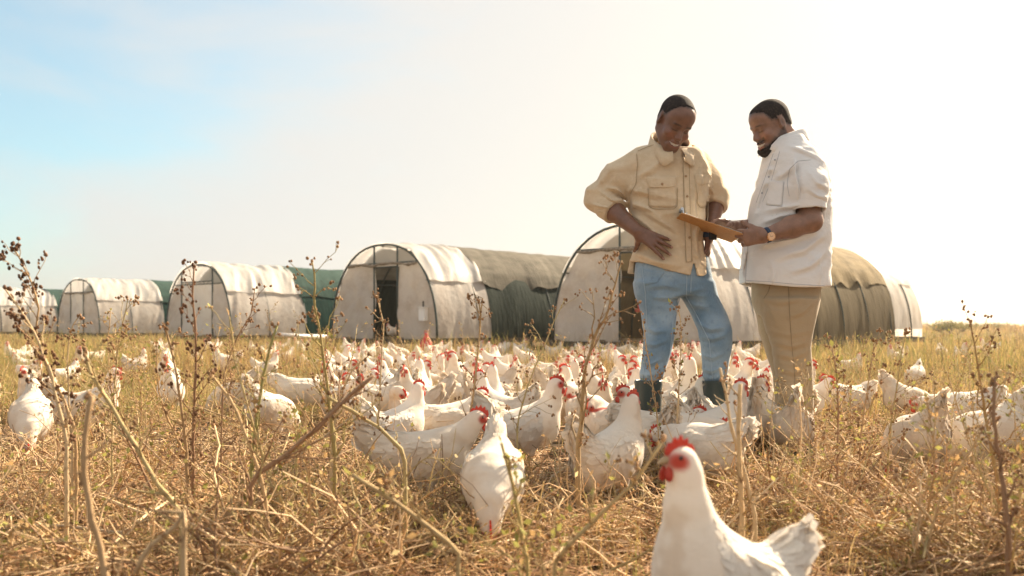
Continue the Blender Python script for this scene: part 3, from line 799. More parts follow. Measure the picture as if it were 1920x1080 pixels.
class Drape:
    """lays cloth details on a garment"""
    def __init__(s, V, F): s.t = BVHTree.FromPolygons([tuple(v) for v in V], [tuple(int(i) for i in f) for f in F])
    def hit(s, px, py, lift=.003):
        p = Mp(px, py, 0); o = Vector((0, 0, CAMH))
        h, n, i, d = s.t.ray_cast(o, Vector(p) - o, 9.0)
        if h is None: return None
        n = np.array(n); n = n if n[1] < 0 else -n
        return np.array(h) + n * lift
    def patch(s, corners, nu=12, nv=12, lift=.004, thick=.004, round_=0):
        """quad given by four photograph corners (tl, tr, br, bl) -> a thin sheet with thickness"""
        tl, tr, br, bl = [np.array(c, float) for c in corners]
        P = []; last = None
        for i in range(nu):
            u = i / (nu - 1)
            for j in range(nv):
                v = j / (nv - 1)
                q = (tl * (1 - u) + tr * u) * (1 - v) + (bl * (1 - u) + br * u) * v
                if round_ and v > .99 and (u < .12 or u > .88): q = q + (np.array([.5, -.3]) if u < .5 else np.array([-.5, -.3])) * round_
                h = s.hit(q[0], q[1], lift); h = last if h is None else h
                if h is None: h = Mp(q[0], q[1], -.1)
                P.append(h); last = h
        P = np.array(P); Q = P + V3(0, thick * 2.5, 0); n = len(P)
        Fc = [f[::-1] for f in grid_faces(nu, nv)] + grid_faces(nu, nv, n)
        rim = [i * nv for i in range(nu)] + [(nu - 1) * nv + j for j in range(1, nv)] + [i * nv + nv - 1 for i in range(nu - 2, -1, -1)] + [j for j in range(nv - 2, 0, -1)]
        for a, b in zip(rim, rim[1:] + rim[:1]): Fc.append((a, b, b + n, a + n))
        return np.concatenate([P, Q]), Fc
    def line(s, pts, r=.0022, n=24, lift=.001):
        pts = np.array(pts, float); t = np.linspace(0, len(pts) - 1, n)
        P = [s.hit(np.interp(a, range(len(pts)), pts[:, 0]), np.interp(a, range(len(pts)), pts[:, 1]), lift) for a in t]
        P = [p for p in P if p is not None]
        if len(P) < 2: print('NOHIT', pts[0]); P = [Mp(*pts[0]), Mp(*pts[-1])]
        return tube(P, r, 5)

def collar(root, name, c, rx, ry, yaw, tilt, mat, stand=.034, leaf=.040, tip=.030, gap=14, tipang=34):
    """shirt collar: a stand round the neck and a turned-down leaf with two points at the throat"""
    nph = 49; V = []
    cy, sy = math.cos(R(yaw)), math.sin(R(yaw))
    ph = np.linspace(gap, 360 - gap, nph)
    for a in ph:
        f = math.cos(R(a))                                  # 1 at the throat, -1 at the nape
        near = np.exp(-(((min(a, 360 - a) - tipang) / 16) ** 2))
        edge_r = 1.20 + .12 * max(f, 0) + .16 * near
        for (rr, zz) in ((.99, -.012), (.95, stand), (.985, stand + .006), (1.05, stand + .003), (edge_r - .04, stand - leaf * .55 - tip * .5 * near), (edge_r, stand - leaf - tip * near), (edge_r - .02, stand - leaf - tip * near - .001), (1.06, stand - .012)):
            x, y = rr * rx * math.sin(R(a)), -rr * ry * f
            z = zz - tilt * f - (.010 * max(f, 0) if zz > 0 else 0)
            V.append(V3(c[0] + x * cy - y * sy, c[1] + x * sy + y * cy, c[2] + z))
    V = np.array(V)
    return part(name, V, grid_faces(nph, 8) + [(i * 8 + 7, (i + 1) * 8 + 7, (i + 1) * 8, i * 8) for i in range(nph - 1)], mat, root)

def ring_cut(tabf): return tabf

# ---------- the farmer in the beige shirt, hands on his hips
def farmer_beige():
    root = empty('person', (Mp(1262, 864)[0], MD, 0), label='man in beige rolled-sleeve shirt and jeans, hands on hips, laughing at clipboard', category='person')
    Hd = Head(Mp(1266, 229, -.125), 24, 38, -10)
    B = Sdf(); Hd.sculpt(B)
    sk = (.165, .076, .046)
    B.chain([Hd.p(.012, -.045, -.030), Mp(1256, 278, .0), Mp(1257, 302, .02)], [.050, .050, .062], .03)
    B.stack(rows([(296, 1215, 1306, .07), (325, 1205, 1312, .10), (400, 1205, 1312, .11), (500, 1205, 1318, .11)], .02), k=.03)
    # his right arm bent out, hand flat on the hip; the other hangs to the hip behind the clipboard
    sh, el, wr = Mp(1198, 295, .02), Mp(1122, 371, .06), Mp(1196, 434, -.13)
    B.chain([sh + V3(.02, 0, -.03), el], [.044, .044], .03); B.chain([el, el * .55 + wr * .45, wr], [.047, .046, .030], .02)
    e1, t1, n1 = hand(B, wr, Mp(1252, 466, -.165) - wr, (.1, 1, -.15), side=-1, splay=(13, 4, -5, -13), curls=((4, 8, 6), (5, 8, 6), (6, 9, 6), (8, 10, 6)), thumb=(60, 6, 8), sc=.98, thumb_dir=unit(V3(-.05, .75, -.55)))
    sh2, el2, wr2 = Mp(1318, 288, .03), Mp(1345, 378, .08), Mp(1329, 441, -.04)
    B.chain([sh2 + V3(-.02, 0, -.04), el2], [.042, .041], .03); B.chain([el2, wr2], [.042, .028], .02)
    e2, t2, n2 = hand(B, wr2, V3(-.10, -.15, -1), V3(-1, .35, 0), side=1, splay=(10, 3, -3, -10), curls=((22, 40, 25), (25, 42, 25), (28, 44, 25), (30, 45, 25)), thumb=(38, 10, 10), sc=.92)
    V, F = B.mesh(.0042, relax=1)
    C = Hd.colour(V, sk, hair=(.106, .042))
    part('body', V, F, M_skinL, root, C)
    nails(root, e1, -n1)
    hs = Hd.scalp(V, front=.106, temple=.042) + .005 * vnoise(V, 95, 2); N = normals(V, F)
    hm = (hs > .008) & (np.linalg.norm(V - Hd.o, axis=1) < .16) & ~((np.abs(Hd.loc(V)[:, 0]) > .074) & (Hd.loc(V)[:, 2] < .03))
    hv, hf, u = submesh(V, F, hm)
    hv = hv + N[u] * (.0002 + .0030 * sstep(.008, .030, hs[u]))[:, None]
    part('hair', hv, hf, M_hair, root)
    tv, tf = Hd.teeth(); part('teeth', tv, tf, M_teeth, root)

    # shirt
    S = Sdf(); FOLD[0] = 1.9
    S.stack(rows([(262, 1236, 1292, .085), (274, 1216, 1304, .10), (290, 1200, 1320, .118), (318, 1184, 1329, .135), (362, 1174, 1330, .145), (408, 1184, 1326, .142), (440, 1191, 1319, .138), (470, 1190, 1321, .142), (500, 1179, 1333, .152), (540, 1174, 1338, .158)], .01), k=.03, p=2.4)
    S.chain([Mp(1208, 303, .015), Mp(1162, 334, .035), el], [.074, .080, .064], .035)
    cu = el * .56 + wr * .44
    S.chain([el, cu], [.066, .062], .03)
    S.chain([Mp(1306, 304, .03), Mp(1330, 342, .055), el2 + V3(0, 0, .02)], [.062, .058, .052], .03)
    cu2 = el2 * .82 + wr2 * .18
    S.chain([el2 + V3(0, 0, .02), cu2], [.054, .051], .02)
    for poly, a, w in (  # creases read off the photograph
        ([(1170, 372), (1215, 392), (1255, 428)], .010, .013), ([(1178, 352), (1225, 366), (1270, 372)], .007, .013), ([(1190, 400), (1222, 432), (1252, 462)], .012, .011),
        ([(1186, 380), (1230, 412), (1275, 440)], .008, .012), ([(1200, 432), (1230, 440), (1258, 458)], .009, .010), ([(1185, 470), (1230, 492), (1272, 498)], .007, .014),
        ([(1312, 330), (1300, 372), (1304, 420)], .007, .012), ([(1322, 400), (1304, 440), (1310, 476)], .009, .011), ([(1318, 300), (1312, 330), (1318, 360)], .006, .010),
        ([(1240, 300), (1220, 318), (1190, 330)], .005, .014), ([(1300, 470), (1314, 490), (1326, 505)], .008, .010),
        ([(1140, 345), (1162, 352), (1178, 366)], .010, .008), ([(1128, 352), (1148, 372), (1160, 380)], .011, .008), ([(1112, 376), (1130, 384), (1150, 388)], .010, .007), ([(1118, 392), (1138, 392), (1156, 396)], .008, .006),
        ([(1150, 310), (1128, 336), (1118, 352)], .006, .012), ([(1330, 345), (1345, 352), (1356, 368)], .007, .007), ([(1330, 362), (1344, 372), (1358, 376)], .008, .006), ([(1328, 318), (1340, 330), (1350, 346)], .006, .008)):
        S.warp(fold(poly, a, w)); 
        off = [(x + 7, y + 9) for x, y in poly]; S.warp(fold(off, -a * .6, w * .9))
    S.warp(cloth_noise(.0050, 12, 3, (1, 1, 1.5)))
    S.shell(.020)
    hemx = np.array([1168, 1180, 1200, 1240, 1284, 1292, 1310, 1334, 1345]); hemy = np.array([484, 489, 494, 508, 519, 520, 520, 508, 500])
    hemz = lambda P: np.where(P[:, 1] < MD + .03, CAMH + (HORIZ - np.interp(P[:, 0] * PM + 960, hemx, hemy)) / PM, CAMH + (HORIZ - 512) / PM)
    S.ops.append(('cut', lambda P: P[:, 2] - hemz(P), None, None, .004))
    armdir = unit(cu - el)
    S.ops.append(('cut', lambda P: np.where((P[:, 0] < (1181 - 960) / PM) & (np.linalg.norm(P - cu, axis=1) < .2), -((P - cu) @ armdir), 1.0), None, None, .004))
    S.cut(Mp(1262, 270), V3(0.05, -.30, 1), .004)
    armdir2 = unit(cu2 - el2)
    S.ops.append(('cut', lambda P: np.where(P[:, 0] > (1327 - 960) / PM, -((P - cu2) @ armdir2), 1.0), None, None, .004))
    notch = lambda P: np.where(P[:, 1] < MD, np.abs(P[:, 0] * PM + 960 - 1292) - np.maximum((P[:, 2] * -PM + HORIZ + CAMH * PM - 492) * .24, -5), 50) / PM
    S.ops.append(('cut', notch, None, None, .004))
    V, F = S.mesh(.0062, relax=1)
    shirt = part('shirt', V, F, M_beige, root)
    Dr = Drape(V, F)
    def det(name, v, f, m): return part(name, v, f, m, shirt) if False else link(name, new_mesh(name, v - np.array(root.location), f), m, shirt)
    det('pocket', *Dr.patch([(1215, 336), (1268, 336), (1269, 389), (1217, 388)], lift=.003, round_=3), M_beige)
    det('pocket_flap', *Dr.patch([(1212, 333), (1269, 332), (1266, 351), (1217, 353)], lift=.007, round_=3), M_beige)
    det('pocket', *Dr.patch([(1302, 332), (1329, 331), (1326, 388), (1308, 386)], lift=.003, round_=3), M_beige)
    det('pocket_flap', *Dr.patch([(1301, 328), (1331, 328), (1328, 345), (1308, 346)], lift=.007, round_=3), M_beige)
    det('placket', *Dr.patch([(1280, 288), (1291, 288), (1296, 492), (1286, 492)], 5, 50, lift=.004), M_beige)
    for ln in ([(1280, 288), (1283, 400), (1286, 492)], [(1291, 296), (1294, 400), (1297, 490)], [(1194, 289), (1196, 310), (1193, 345), (1184, 362)], [(1196, 284), (1215, 276), (1234, 270)], [(1198, 490), (1240, 503), (1283, 514)],
               [(1215, 354), (1217, 388), (1224, 392), (1264, 392), (1270, 386), (1270, 352)], [(1305, 346), (1307, 380), (1312, 389), (1324, 390)]):
        det('seam', *Dr.line(ln, .0016, 40, .0035), M_beige2)
    for bx, by in ((1241, 346), (1284, 331), (1287, 369), (1291, 445), (1283, 300)):
        h = Dr.hit(bx, by, .012)
        if h is not None:
            bv, bf = ball(h, (.0065, .0025, .0065), 10, 4); det('button', bv, bf, M_button)
    # rolled cuffs
    for a, b, r0 in ((el, cu, .066), (el2, cu2, .0555)):
        d = unit(b - a); Sx = Sdf(); Lc = .078 if r0 > .06 else .05
        Sx.cap(b - d * Lc, b, r0 + .003, r0 - .002, .01); Sx.warp(cloth_noise(.0025, 26, 8)); Sx.shell(.009); Sx.cut(b, d, .003); Sx.cut(b - d * Lc, -d, .003)
        v, f = Sx.mesh(.005); det('cuff', v, f, M_beige)
    collar(root, 'collar', Mp(1257, 276, -.016), .089, .108, 8, .060, M_beige, stand=.036, leaf=.058, tip=.040)

    # jeans
    J = Sdf(); FOLD[0] = 1.15
    J.stack(rows([(478, 1196, 1324, .125), (510, 1191, 1331, .135), (535, 1190, 1336, .135), (556, 1196, 1334, .12)], .01), k=.03, p=2.5)
    J.stack(rows([(530, 1190, 1272, .118), (560, 1194, 1271, .105), (590, 1203, 1268, .092), (625, 1208, 1264, .082, -.02), (660, 1205, 1258, .076, -.01), (706, 1199, 1243, .064), (716, 1203, 1236, .05), (745, 1206, 1232, .045)], .0), k=.02)
    J.stack(rows([(530, 1268, 1338, .118), (560, 1280, 1346, .105), (590, 1297, 1362, .094), (618, 1309, 1371, .088, -.03), (650, 1316, 1371, .080, -.02), (706, 1319, 1362, .064), (716, 1324, 1357, .05), (745, 1327, 1352, .045)], .02), k=.02)
    for poly, a, w in (([(1284, 552), (1255, 560), (1225, 556)], .007, .010), ([(1284, 556), (1306, 572), (1330, 576)], .008, .010), ([(1282, 545), (1300, 545), (1325, 540)], .006, .009), ([(1275, 540), (1245, 535), (1215, 538)], .005, .010),
                       ([(1312, 605), (1335, 618), (1364, 612)], .008, .009), ([(1318, 630), (1340, 636), (1368, 626)], .007, .008), ([(1318, 664), (1340, 672), (1364, 662)], .007, .008), ([(1320, 692), (1340, 698), (1362, 688)], .008, .007),
                       ([(1208, 610), (1230, 622), (1258, 618)], .006, .009), ([(1206, 640), (1228, 648), (1256, 636)], .006, .008), ([(1204, 676), (1222, 684), (1246, 672)], .007, .008), ([(1202, 700), (1220, 706), (1242, 698)], .006, .007), ([(1290, 575), (1312, 600), (1330, 628)], .006, .010)):
        J.warp(fold(poly, a, w)); J.warp(fold([(x, y + 8) for x, y in poly], -a * .7, w))
    J.warp(cloth_noise(.0028, 10, 21, (1, 1, .8)))
    V, F = J.mesh(.0062, relax=1)
    jeans = part('jeans', V, F, M_denim, root); Dj = Drape(V, F)
    for ln in ([(1204, 500), (1210, 550), (1213, 600), (1212, 660), (1205, 715)], [(1286, 555), (1306, 590), (1330, 640), (1336, 712)], [(1288, 500), (1287, 555)], [(1296, 505), (1295, 548)], [(1275, 556), (1262, 600), (1256, 660), (1240, 712)]):
        link('seam', new_mesh('seam', (lambda vf: vf[0] - np.array(root.location))(Dj.line(ln, .0022, 40, .001)), Dj.line(ln, .0022, 40, .001)[1]), M_denim2, jeans)
    v, f = Dj.patch([(1208, 506), (1246, 511), (1232, 530), (1207, 536)], 10, 8, lift=.002); link('hip_pocket', new_mesh('hip_pocket', v - np.array(root.location), f), M_denim, jeans)
    # rubber boots
    for (x0, x1, o, tx) in ((1190, 1241, .0, -.05), (1317, 1363, .02, .05)):
        Bt = Sdf(); cx = (x0 + x1) / 2
        Bt.stack(rows([(712, x0, x1, .070), (716, x0 - 1, x1 + 1, .071), (722, x0, x1, .070), (780, x0 + 2, x1 - 2, .066), (830, x0 + 4, x1 - 4, .058), (858, x0 + 3, x1 - 3, .06)], o), k=.02)
        h0 = Mp(cx, 850, o); tp_ = V3(h0[0] + tx, MD + o - .20, .042)
        Bt.chain([V3(h0[0], h0[1] + .02, .045), tp_ + V3(0, .06, .008), tp_], [.052, .050, .042], .03)
        Bt.cap(V3(h0[0], h0[1] + .04, .014), tp_ + V3(0, 0, -.03), .054, .048, .006, flat=((0, 0, 1), 3.5))
        Bt.cut((0, 0, .001), (0, 0, -1)); Bt.ops.append(('-', lambda P, c=Mp(cx, 712, o): np.where(P[:, 2] > c[2] - .03, np.linalg.norm((P - c)[:, :2], axis=1) - .058, 1.0), np.full(3, -9.), np.full(3, 9.), .004))
        v, f = Bt.mesh(.006); part('boot', v, f, M_rubber, root)
    # dark chunky wristwatch
    wd = unit(V3(-.10, -.15, -1)); c = wr2 + wd * .004
    Sx = Sdf(); Sx.cap(c - wd * .016, c + wd * .016, .0345, .0345, .004); Sx.shell(.006); Sx.cut(c + wd * .014, wd, .003); Sx.cut(c - wd * .014, -wd, .003)
    v, f = Sx.mesh(.0035); w_ = part('wristwatch', v, f, M_strap, root)
    Sx = Sdf(); Sx.rbox(c + V3(.012, -.036, 0), (.020, .007, .022), rotm('Z', 20), .004); v, f = Sx.mesh(.003); link('watch_case', new_mesh('watch_case', v - np.array(root.location), f), M_black, w_)
    return root

# ---------- the farmer in the white shirt, holding the clipboard
def farmer_white():
    root = empty('person', (Mp(1490, 864)[0], MD, 0), label='bearded man in white short-sleeved shirt and khaki trousers holding the clipboard', category='person')
    Hd = Head(Mp(1443, 235, -.02), -71, 24, 0, .985)
    B = Sdf(); Hd.sculpt(B)
    sk = (.215, .110, .070)
    B.chain([Hd.p(0, -.045, -.030), Mp(1470, 262, .0), Mp(1482, 296, .0)], [.062, .064, .075], .03)
    B.stack(rows([(300, 1452, 1515, .12), (335, 1440, 1530, .15), (420, 1420, 1535, .16), (500, 1415, 1535, .16)], .0), k=.03)
    sh, el, wr = Mp(1514, 305, -.17), Mp(1520, 414, -.21), Mp(1434, 442, -.25)
    B.chain([sh + V3(-.01, .03, -.05), el], [.050, .052], .03); B.chain([el, el * .6 + wr * .4, wr], [.053, .050, .031], .02)
    # near hand closes on the end of the board, thumb on top
    e1, t1, n1 = hand(B, wr, unit(V3(-.95, .22, -.10)), V3(.1, .97, .10), side=-1, splay=(4, 2, -2, -5), curls=((48, 52, 25), (50, 54, 25), (52, 55, 25), (55, 55, 25)), thumb=(28, 18, 14), sc=1.0, thumb_dir=unit(V3(-.80, .40, .45)))
    sh2, el2, wr2 = Mp(1490, 310, .17), Mp(1452, 424, .20), Mp(1380, 425, -.01)
    B.chain([sh2 + V3(0, -.03, -.05), el2], [.050, .050], .03); B.chain([el2, wr2], [.048, .030], .02)
    e2, t2, n2 = hand(B, wr2, unit(Mp(1332, 408, -.06) - wr2), V3(-.2, -.1, -1), side=1, splay=(8, 3, -3, -8), curls=((14, 24, 14), (22, 30, 16), (26, 32, 18), (30, 34, 18)), thumb=(34, 10, 12), sc=.98)
    V, F = B.mesh(.0042, relax=1)
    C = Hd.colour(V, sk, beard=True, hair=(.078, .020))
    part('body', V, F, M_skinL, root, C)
    nails(root, e1[:2], -n1)
    N = normals(V, F); nearhead = np.linalg.norm(V - Hd.o, axis=1) < .17
    hs = Hd.scalp(V, front=.078, temple=.020) + .005 * vnoise(V, 95, 2)
    hm = (hs > .008) & nearhead & ~((np.abs(Hd.loc(V)[:, 0]) > .074) & (Hd.loc(V)[:, 2] < .03))
    hv, hf, u = submesh(V, F, hm); hv = hv + N[u] * (.0002 + .0026 * sstep(.008, .030, hs[u]))[:, None]
    part('hair', hv, hf, M_hair, root)
    bs = Hd.beard(V) + .004 * vnoise(V, 100, 8); bm = (bs > .004) & nearhead & (Hd.loc(V)[:, 2] > -.16) & (Hd.loc(V)[:, 1] > .012)
    hv, hf, u = submesh(V, F, bm); thick = sstep(.003, .016, bs[u]) * (.001 + .009 * sstep(.0, .07, Hd.loc(V)[u][:, 1]) * sstep(-.06, -.095, Hd.loc(V)[u][:, 2]))
    hv = hv + N[u] * (thick + .0002 + .0012 * vnoise(hv, 160, 3))[:, None]
    part('beard', hv, hf, M_hair, root)
    tv, tf = Hd.teeth(); part('teeth', tv, tf, M_teeth, root)

    S = Sdf(); FOLD[0] = 1.9
    S.stack(rows([(258, 1452, 1504, .10), (272, 1444, 1512, .13), (290, 1436, 1528, .175), (320, 1428, 1545, .20), (360, 1417, 1552, .205), (400, 1406, 1554, .20), (440, 1399, 1554, .20), (480, 1394, 1553, .20), (515, 1391, 1552, .205), (560, 1389, 1551, .205)], .0), k=.03, p=2.4)
    S.chain([Mp(1508, 313, -.13), Mp(1515, 350, -.19)], [.082, .086], .04)
    cu = Mp(1517, 392, -.20); sd = unit(cu - Mp(1514, 320, -.18))
    S.chain([Mp(1515, 350, -.19), cu + sd * .03], [.086, .074], .02)
    S.chain([Mp(1488, 306, .15), Mp(1470, 370, .19)], [.09, .08], .03)
    for poly, a, w in (([(1448, 300), (1432, 350), (1412, 420)], .006, .012), ([(1490, 400), (1455, 408), (1425, 420)], .010, .011), ([(1492, 390), (1460, 392), (1430, 396)], .008, .012), ([(1520, 440), (1470, 452), (1420, 462)], .008, .013), ([(1540, 440), (1500, 470), (1450, 486)], .009, .014),
                       ([(1548, 470), (1510, 500), (1470, 512)], .007, .014), ([(1405, 450), (1402, 490), (1400, 525)], .006, .010), ([(1480, 300), (1478, 340), (1484, 380)], .010, .008), ([(1500, 330), (1512, 352), (1535, 360)], .006, .010), ([(1495, 362), (1515, 376), (1540, 378)], .006, .009),
                       ([(1530, 480), (1532, 505), (1530, 530)], .007, .010), ([(1440, 490), (1444, 512), (1442, 534)], .006, .011), ([(1470, 272), (1500, 290), (1520, 300)], .005, .012), ([(1485, 310), (1462, 330), (1440, 340)], .006, .012)):
        S.warp(fold(poly, a, w)); S.warp(fold([(x + 5, y + 10) for x, y in poly], -a * .6, w))
    S.warp(cloth_noise(.0050, 11, 33, (1, 1, 1.5)))
    S.shell(.020)
    hz = lambda P: CAMH + (HORIZ - (532 + 6 * np.sin((P[:, 0] * PM + 960 - 1400) / 48.0) + .04 * (P[:, 0] * PM + 960 - 1390))) / PM
    S.ops.append(('cut', lambda P: P[:, 2] - hz(P), None, None, .004))
    S.ops.append(('cut', lambda P: np.where((P[:, 1] < MD - .215) | ((P[:, 1] < MD - .12) & (P[:, 2] < cu[2] + .01) & (P[:, 2] > cu[2] - .06) & (np.abs(P[:, 0] - cu[0]) < .09) & (P[:, 1] < MD - .205)), -((P - cu) @ sd), 1.0), None, None, .003))
    S.cut(Mp(1476, 260), V3(-.25, 0, 1), .004)
    V, F = S.mesh(.0062, relax=1)
    shirt = part('shirt', V, F, M_white, root); Dr = Drape(V, F)
    det = lambda name, v, f, m: link(name, new_mesh(name, v - np.array(root.location), f), m, shirt)
    # short sleeve end hangs as its own ring of cloth round the arm
    Sx = Sdf(); Sx.cap(cu - sd * .11, cu + sd * .012, .088, .076, .02); Sx.warp(cloth_noise(.004, 16, 9)); Sx.shell(.008); Sx.cut(cu + sd * .008, sd, .003); Sx.cut(cu - sd * .075, -sd, .003)
    v, f = Sx.mesh(.005); det('sleeve', v, f, M_white)
    det('pocket', *Dr.patch([(1444, 338), (1470, 340), (1466, 387), (1437, 384)], lift=.003, round_=2), M_white)
    for ln in ([(1450, 288), (1434, 335), (1418, 380)], [(1462, 284), (1446, 340), (1430, 378)], [(1444, 340), (1437, 384), (1466, 388), (1470, 342)], [(1520, 300), (1496, 302), (1480, 318), (1476, 345), (1480, 368)], [(1404, 440), (1400, 490), (1398, 530)], [(1398, 526), (1440, 528), (1480, 532), (1546, 536)]):
        det('seam', *Dr.line(ln, .0014, 40, .0005), M_white2)
    for bx, by in ((1454, 300), (1442, 332), (1428, 362)):
        h = Dr.hit(bx, by, .004)
        if h is not None: bv, bf = ball(h, (.005, .0025, .005), 8, 4); det('button', bv, bf, M_white2)
    collar(root, 'collar', Mp(1474, 268, .0), .086, .092, -66, .026, M_white, leaf=.056, tip=.030, stand=.044)

    T = Sdf(); FOLD[0] = .75
    T.stack(rows([(505, 1416, 1536, .15), (535, 1413, 1536, .155), (565, 1413, 1533, .155), (590, 1420, 1526, .14)], .0), k=.03, p=2.5)
    T.stack(rows([(560, 1432, 1533, .095), (590, 1430, 1529, .092), (620, 1438, 1523, .085), (650, 1448, 1520, .078), (700, 1456, 1522, .074), (750, 1460, 1523, .072), (800, 1462, 1522, .072), (832, 1463, 1521, .070)], -.085), k=.02)
    T.stack(rows([(560, 1413, 1500, .095), (590, 1418, 1495, .09), (620, 1424, 1490, .084), (650, 1434, 1486, .076), (700, 1450, 1500, .072), (760, 1456, 1505, .07), (832, 1455, 1505, .07)], .11), k=.02)
    for poly, a, w in (([(1432, 560), (1460, 568), (1500, 560)], .006, .011), ([(1420, 545), (1440, 575), (1452, 610)], .006, .010), ([(1530, 560), (1500, 585), (1470, 596)], .007, .011), ([(1450, 640), (1480, 650), (1516, 640)], .008, .009), ([(1452, 662), (1482, 670), (1518, 656)], .008, .009),
                       ([(1458, 690), (1485, 698), (1518, 684)], .008, .008), ([(1460, 716), (1488, 724), (1520, 708)], .008, .008), ([(1462, 738), (1486, 746), (1520, 734)], .007, .008), ([(1440, 620), (1475, 628), (1518, 618)], .005, .010), ([(1425, 600), (1438, 630), (1448, 660)], .005, .008)):
        T.warp(fold(poly, a, w)); T.warp(fold([(x, y + 9) for x, y in poly], -a * .7, w))
    T.warp(cloth_noise(.0028, 9, 41, (1, 1, .8)))
    V, F = T.mesh(.0062, relax=1)
    trou = part('trousers', V, F, M_khaki, root); Dt = Drape(V, F)
    for ln in ([(1478, 530), (1480, 580), (1484, 640), (1490, 700), (1492, 800)], [(1446, 530), (1440, 548), (1432, 560)]):
        v, f = Dt.line(ln, .0018, 40, .0005); link('seam', new_mesh('seam', v - np.array(root.location), f), M_khaki2, trou)
    for o, x in ((-.085, 1496), (.11, 1480)):
        Bt = Sdf(); c = Mp(x, 850, o)
        Bt.stack(rows([(815, x - 28, x + 28, .066), (840, x - 26, x + 27, .062), (858, x - 26, x + 27, .055)], o), k=.02)
        tp_ = V3(c[0] - .185, MD + o - .03, .040)
        Bt.chain([V3(c[0] + .01, c[1], .045), tp_ + V3(.06, .01, .006), tp_], [.052, .048, .040], .03)
        Bt.cap(V3(c[0] + .03, c[1], .014), tp_ + V3(0, 0, -.028), .054, .046, .006, flat=((0, 0, 1), 3.5)); Bt.cut((0, 0, .001), (0, 0, -1))
        v, f = Bt.mesh(.006); part('boot', v, f, M_rubber, root)
    # gold watch on a navy strap
    wd = unit(wr - el); c = wr - wd * .012
    Sx = Sdf(); Sx.cap(c - wd * .014, c + wd * .014, .0365, .0355, .004); Sx.shell(.005); Sx.cut(c + wd * .0105, wd, .003); Sx.cut(c - wd * .0105, -wd, .003)
    v, f = Sx.mesh(.0035); w_ = part('wristwatch', v, f, M_strap, root)
    nrm = unit(V3(0, -1, -.35) - wd * np.dot(V3(0, -1, -.35), wd)); e = np.cross(wd, nrm); cc = c + nrm * .037
    for nm, r0, t0, mt in (('watch_case', .0205, .0050, M_gold), ('watch_dial', .0165, .0064, M_dial)):
        a = np.arange(24) * math.pi / 12
        ringv = lambda rr, t: np.array([cc + nrm * t + rr * (math.cos(q) * wd + math.sin(q) * e) for q in a])
        V_ = np.concatenate([ringv(r0, -.004), ringv(r0, t0 - .001), ringv(r0 * .93, t0)])
        Fq = [(i, (i + 1) % 24, 24 + (i + 1) % 24, 24 + i) for i in range(24)] + [(24 + i, 24 + (i + 1) % 24, 48 + (i + 1) % 24, 48 + i) for i in range(24)] + [tuple(range(48, 72))]
        link(nm, new_mesh(nm, V_ - np.array(root.location), Fq, smooth=False), mt, w_)
    # two hands on the dial
    for q, l in ((40, .011), (160, .008)):
        dv = math.cos(R(q)) * wd + math.sin(R(q)) * e
        v, f = tube([cc + nrm * .0068, cc + nrm * .0068 + dv * l], .0007, 4); link('watch_hand', new_mesh('watch_hand', v - np.array(root.location), f), M_black, w_)
    return root

def clipboard():
    Bn, Cn = Mp(1278, 399, -.25), Mp(1388, 437, -.25)
    ax = unit(Cn - Bn); L = np.linalg.norm(Cn - Bn)
    wdir = unit(V3(-.070, .21, .004)); wdir = unit(wdir - ax * ax.dot(wdir)); nrm = np.cross(ax, wdir); nrm = nrm if nrm[2] > 0 else -nrm
    L = .300; Wd = .220; c = Bn + ax * L / 2 + wdir * Wd / 2
    Mx = np.stack([ax, wdir, nrm], 1)
    root = empty('clipboard', c, label='brown hardboard clipboard held between the two men', category='clipboard')
    S = Sdf(); S.rbox(c, (L / 2, Wd / 2, .0025), Mx, .0022)
    a = 8
    V_ = []; rr = .014
    for sx, sy, a0 in ((1, 1, 0), (-1, 1, 90), (-1, -1, 180), (1, -1, 270)):
        for q in range(5):
            an = R(a0 + q * 22.5); V_.append((sx * (L / 2 - rr) + rr * math.cos(an), sy * (Wd / 2 - rr) + rr * math.sin(an)))
    V_ = np.array(V_); n = len(V_)
    mk = lambda z, s_=1.0, off=(0, 0): np.array([c + Mx @ V3(x * s_ + off[0], y * s_ + off[1], z) for x, y in V_])
    part('board', np.concatenate([mk(-.0022), mk(.0022)]), [tuple(range(n - 1, -1, -1)), tuple(range(n, 2 * n))] + [(i, (i + 1) % n, n + (i + 1) % n, n + i) for i in range(n)], M_hardboard, root, smooth=False)
    # sheets of paper, the corner lifting
    G = []; nu, nv = 10, 8
    for i in range(nu):
        for j in range(nv):
            x = -L / 2 + .012 + (L - .02) * i / (nu - 1); y = -Wd / 2 + .004 + (Wd - .012) * j / (nv - 1)
            z = .0032 + .004 * max(0, .25 - i / (nu - 1)) + .002 * math.sin(i * 1.3) * (j == 0) + .0035 * (i > 6) * (1 - j / (nv - 1))
            G.append(c + Mx @ V3(x, y, z))
    G = np.array(G); part('paper', np.concatenate([G, G - nrm * .0012]), grid_faces(nu, nv) + [f[::-1] for f in grid_faces(nu, nv, nu * nv)], M_paper, root, smooth=False)
    # spring clip at the head of the board
    b = Bag(); o = c + Mx @ V3(-L / 2 + .018, -Wd / 2 + .055, .004)
    for dx, dz, sx, sz, tl in ((0, .004, .030, .004, 0), (-.006, .020, .006, .034, -24), (.010, .012, .004, .020, 20)):
        v, f = box(o + Mx @ V3(dx, .055, dz), (sx, .11, sz), Mx @ rotm('Y', tl)); b.add(v, f)
    for t in np.linspace(0, .11, 7): b.add(*tube([o + Mx @ V3(-.014, t, .022), o + Mx @ V3(-.018, t, .036)], .003, 6))
    V, F, _ = b.get(); part('clip', V, F, M_steel, root, smooth=False)
    return root

farmer_beige()
farmer_white()
clipboard()
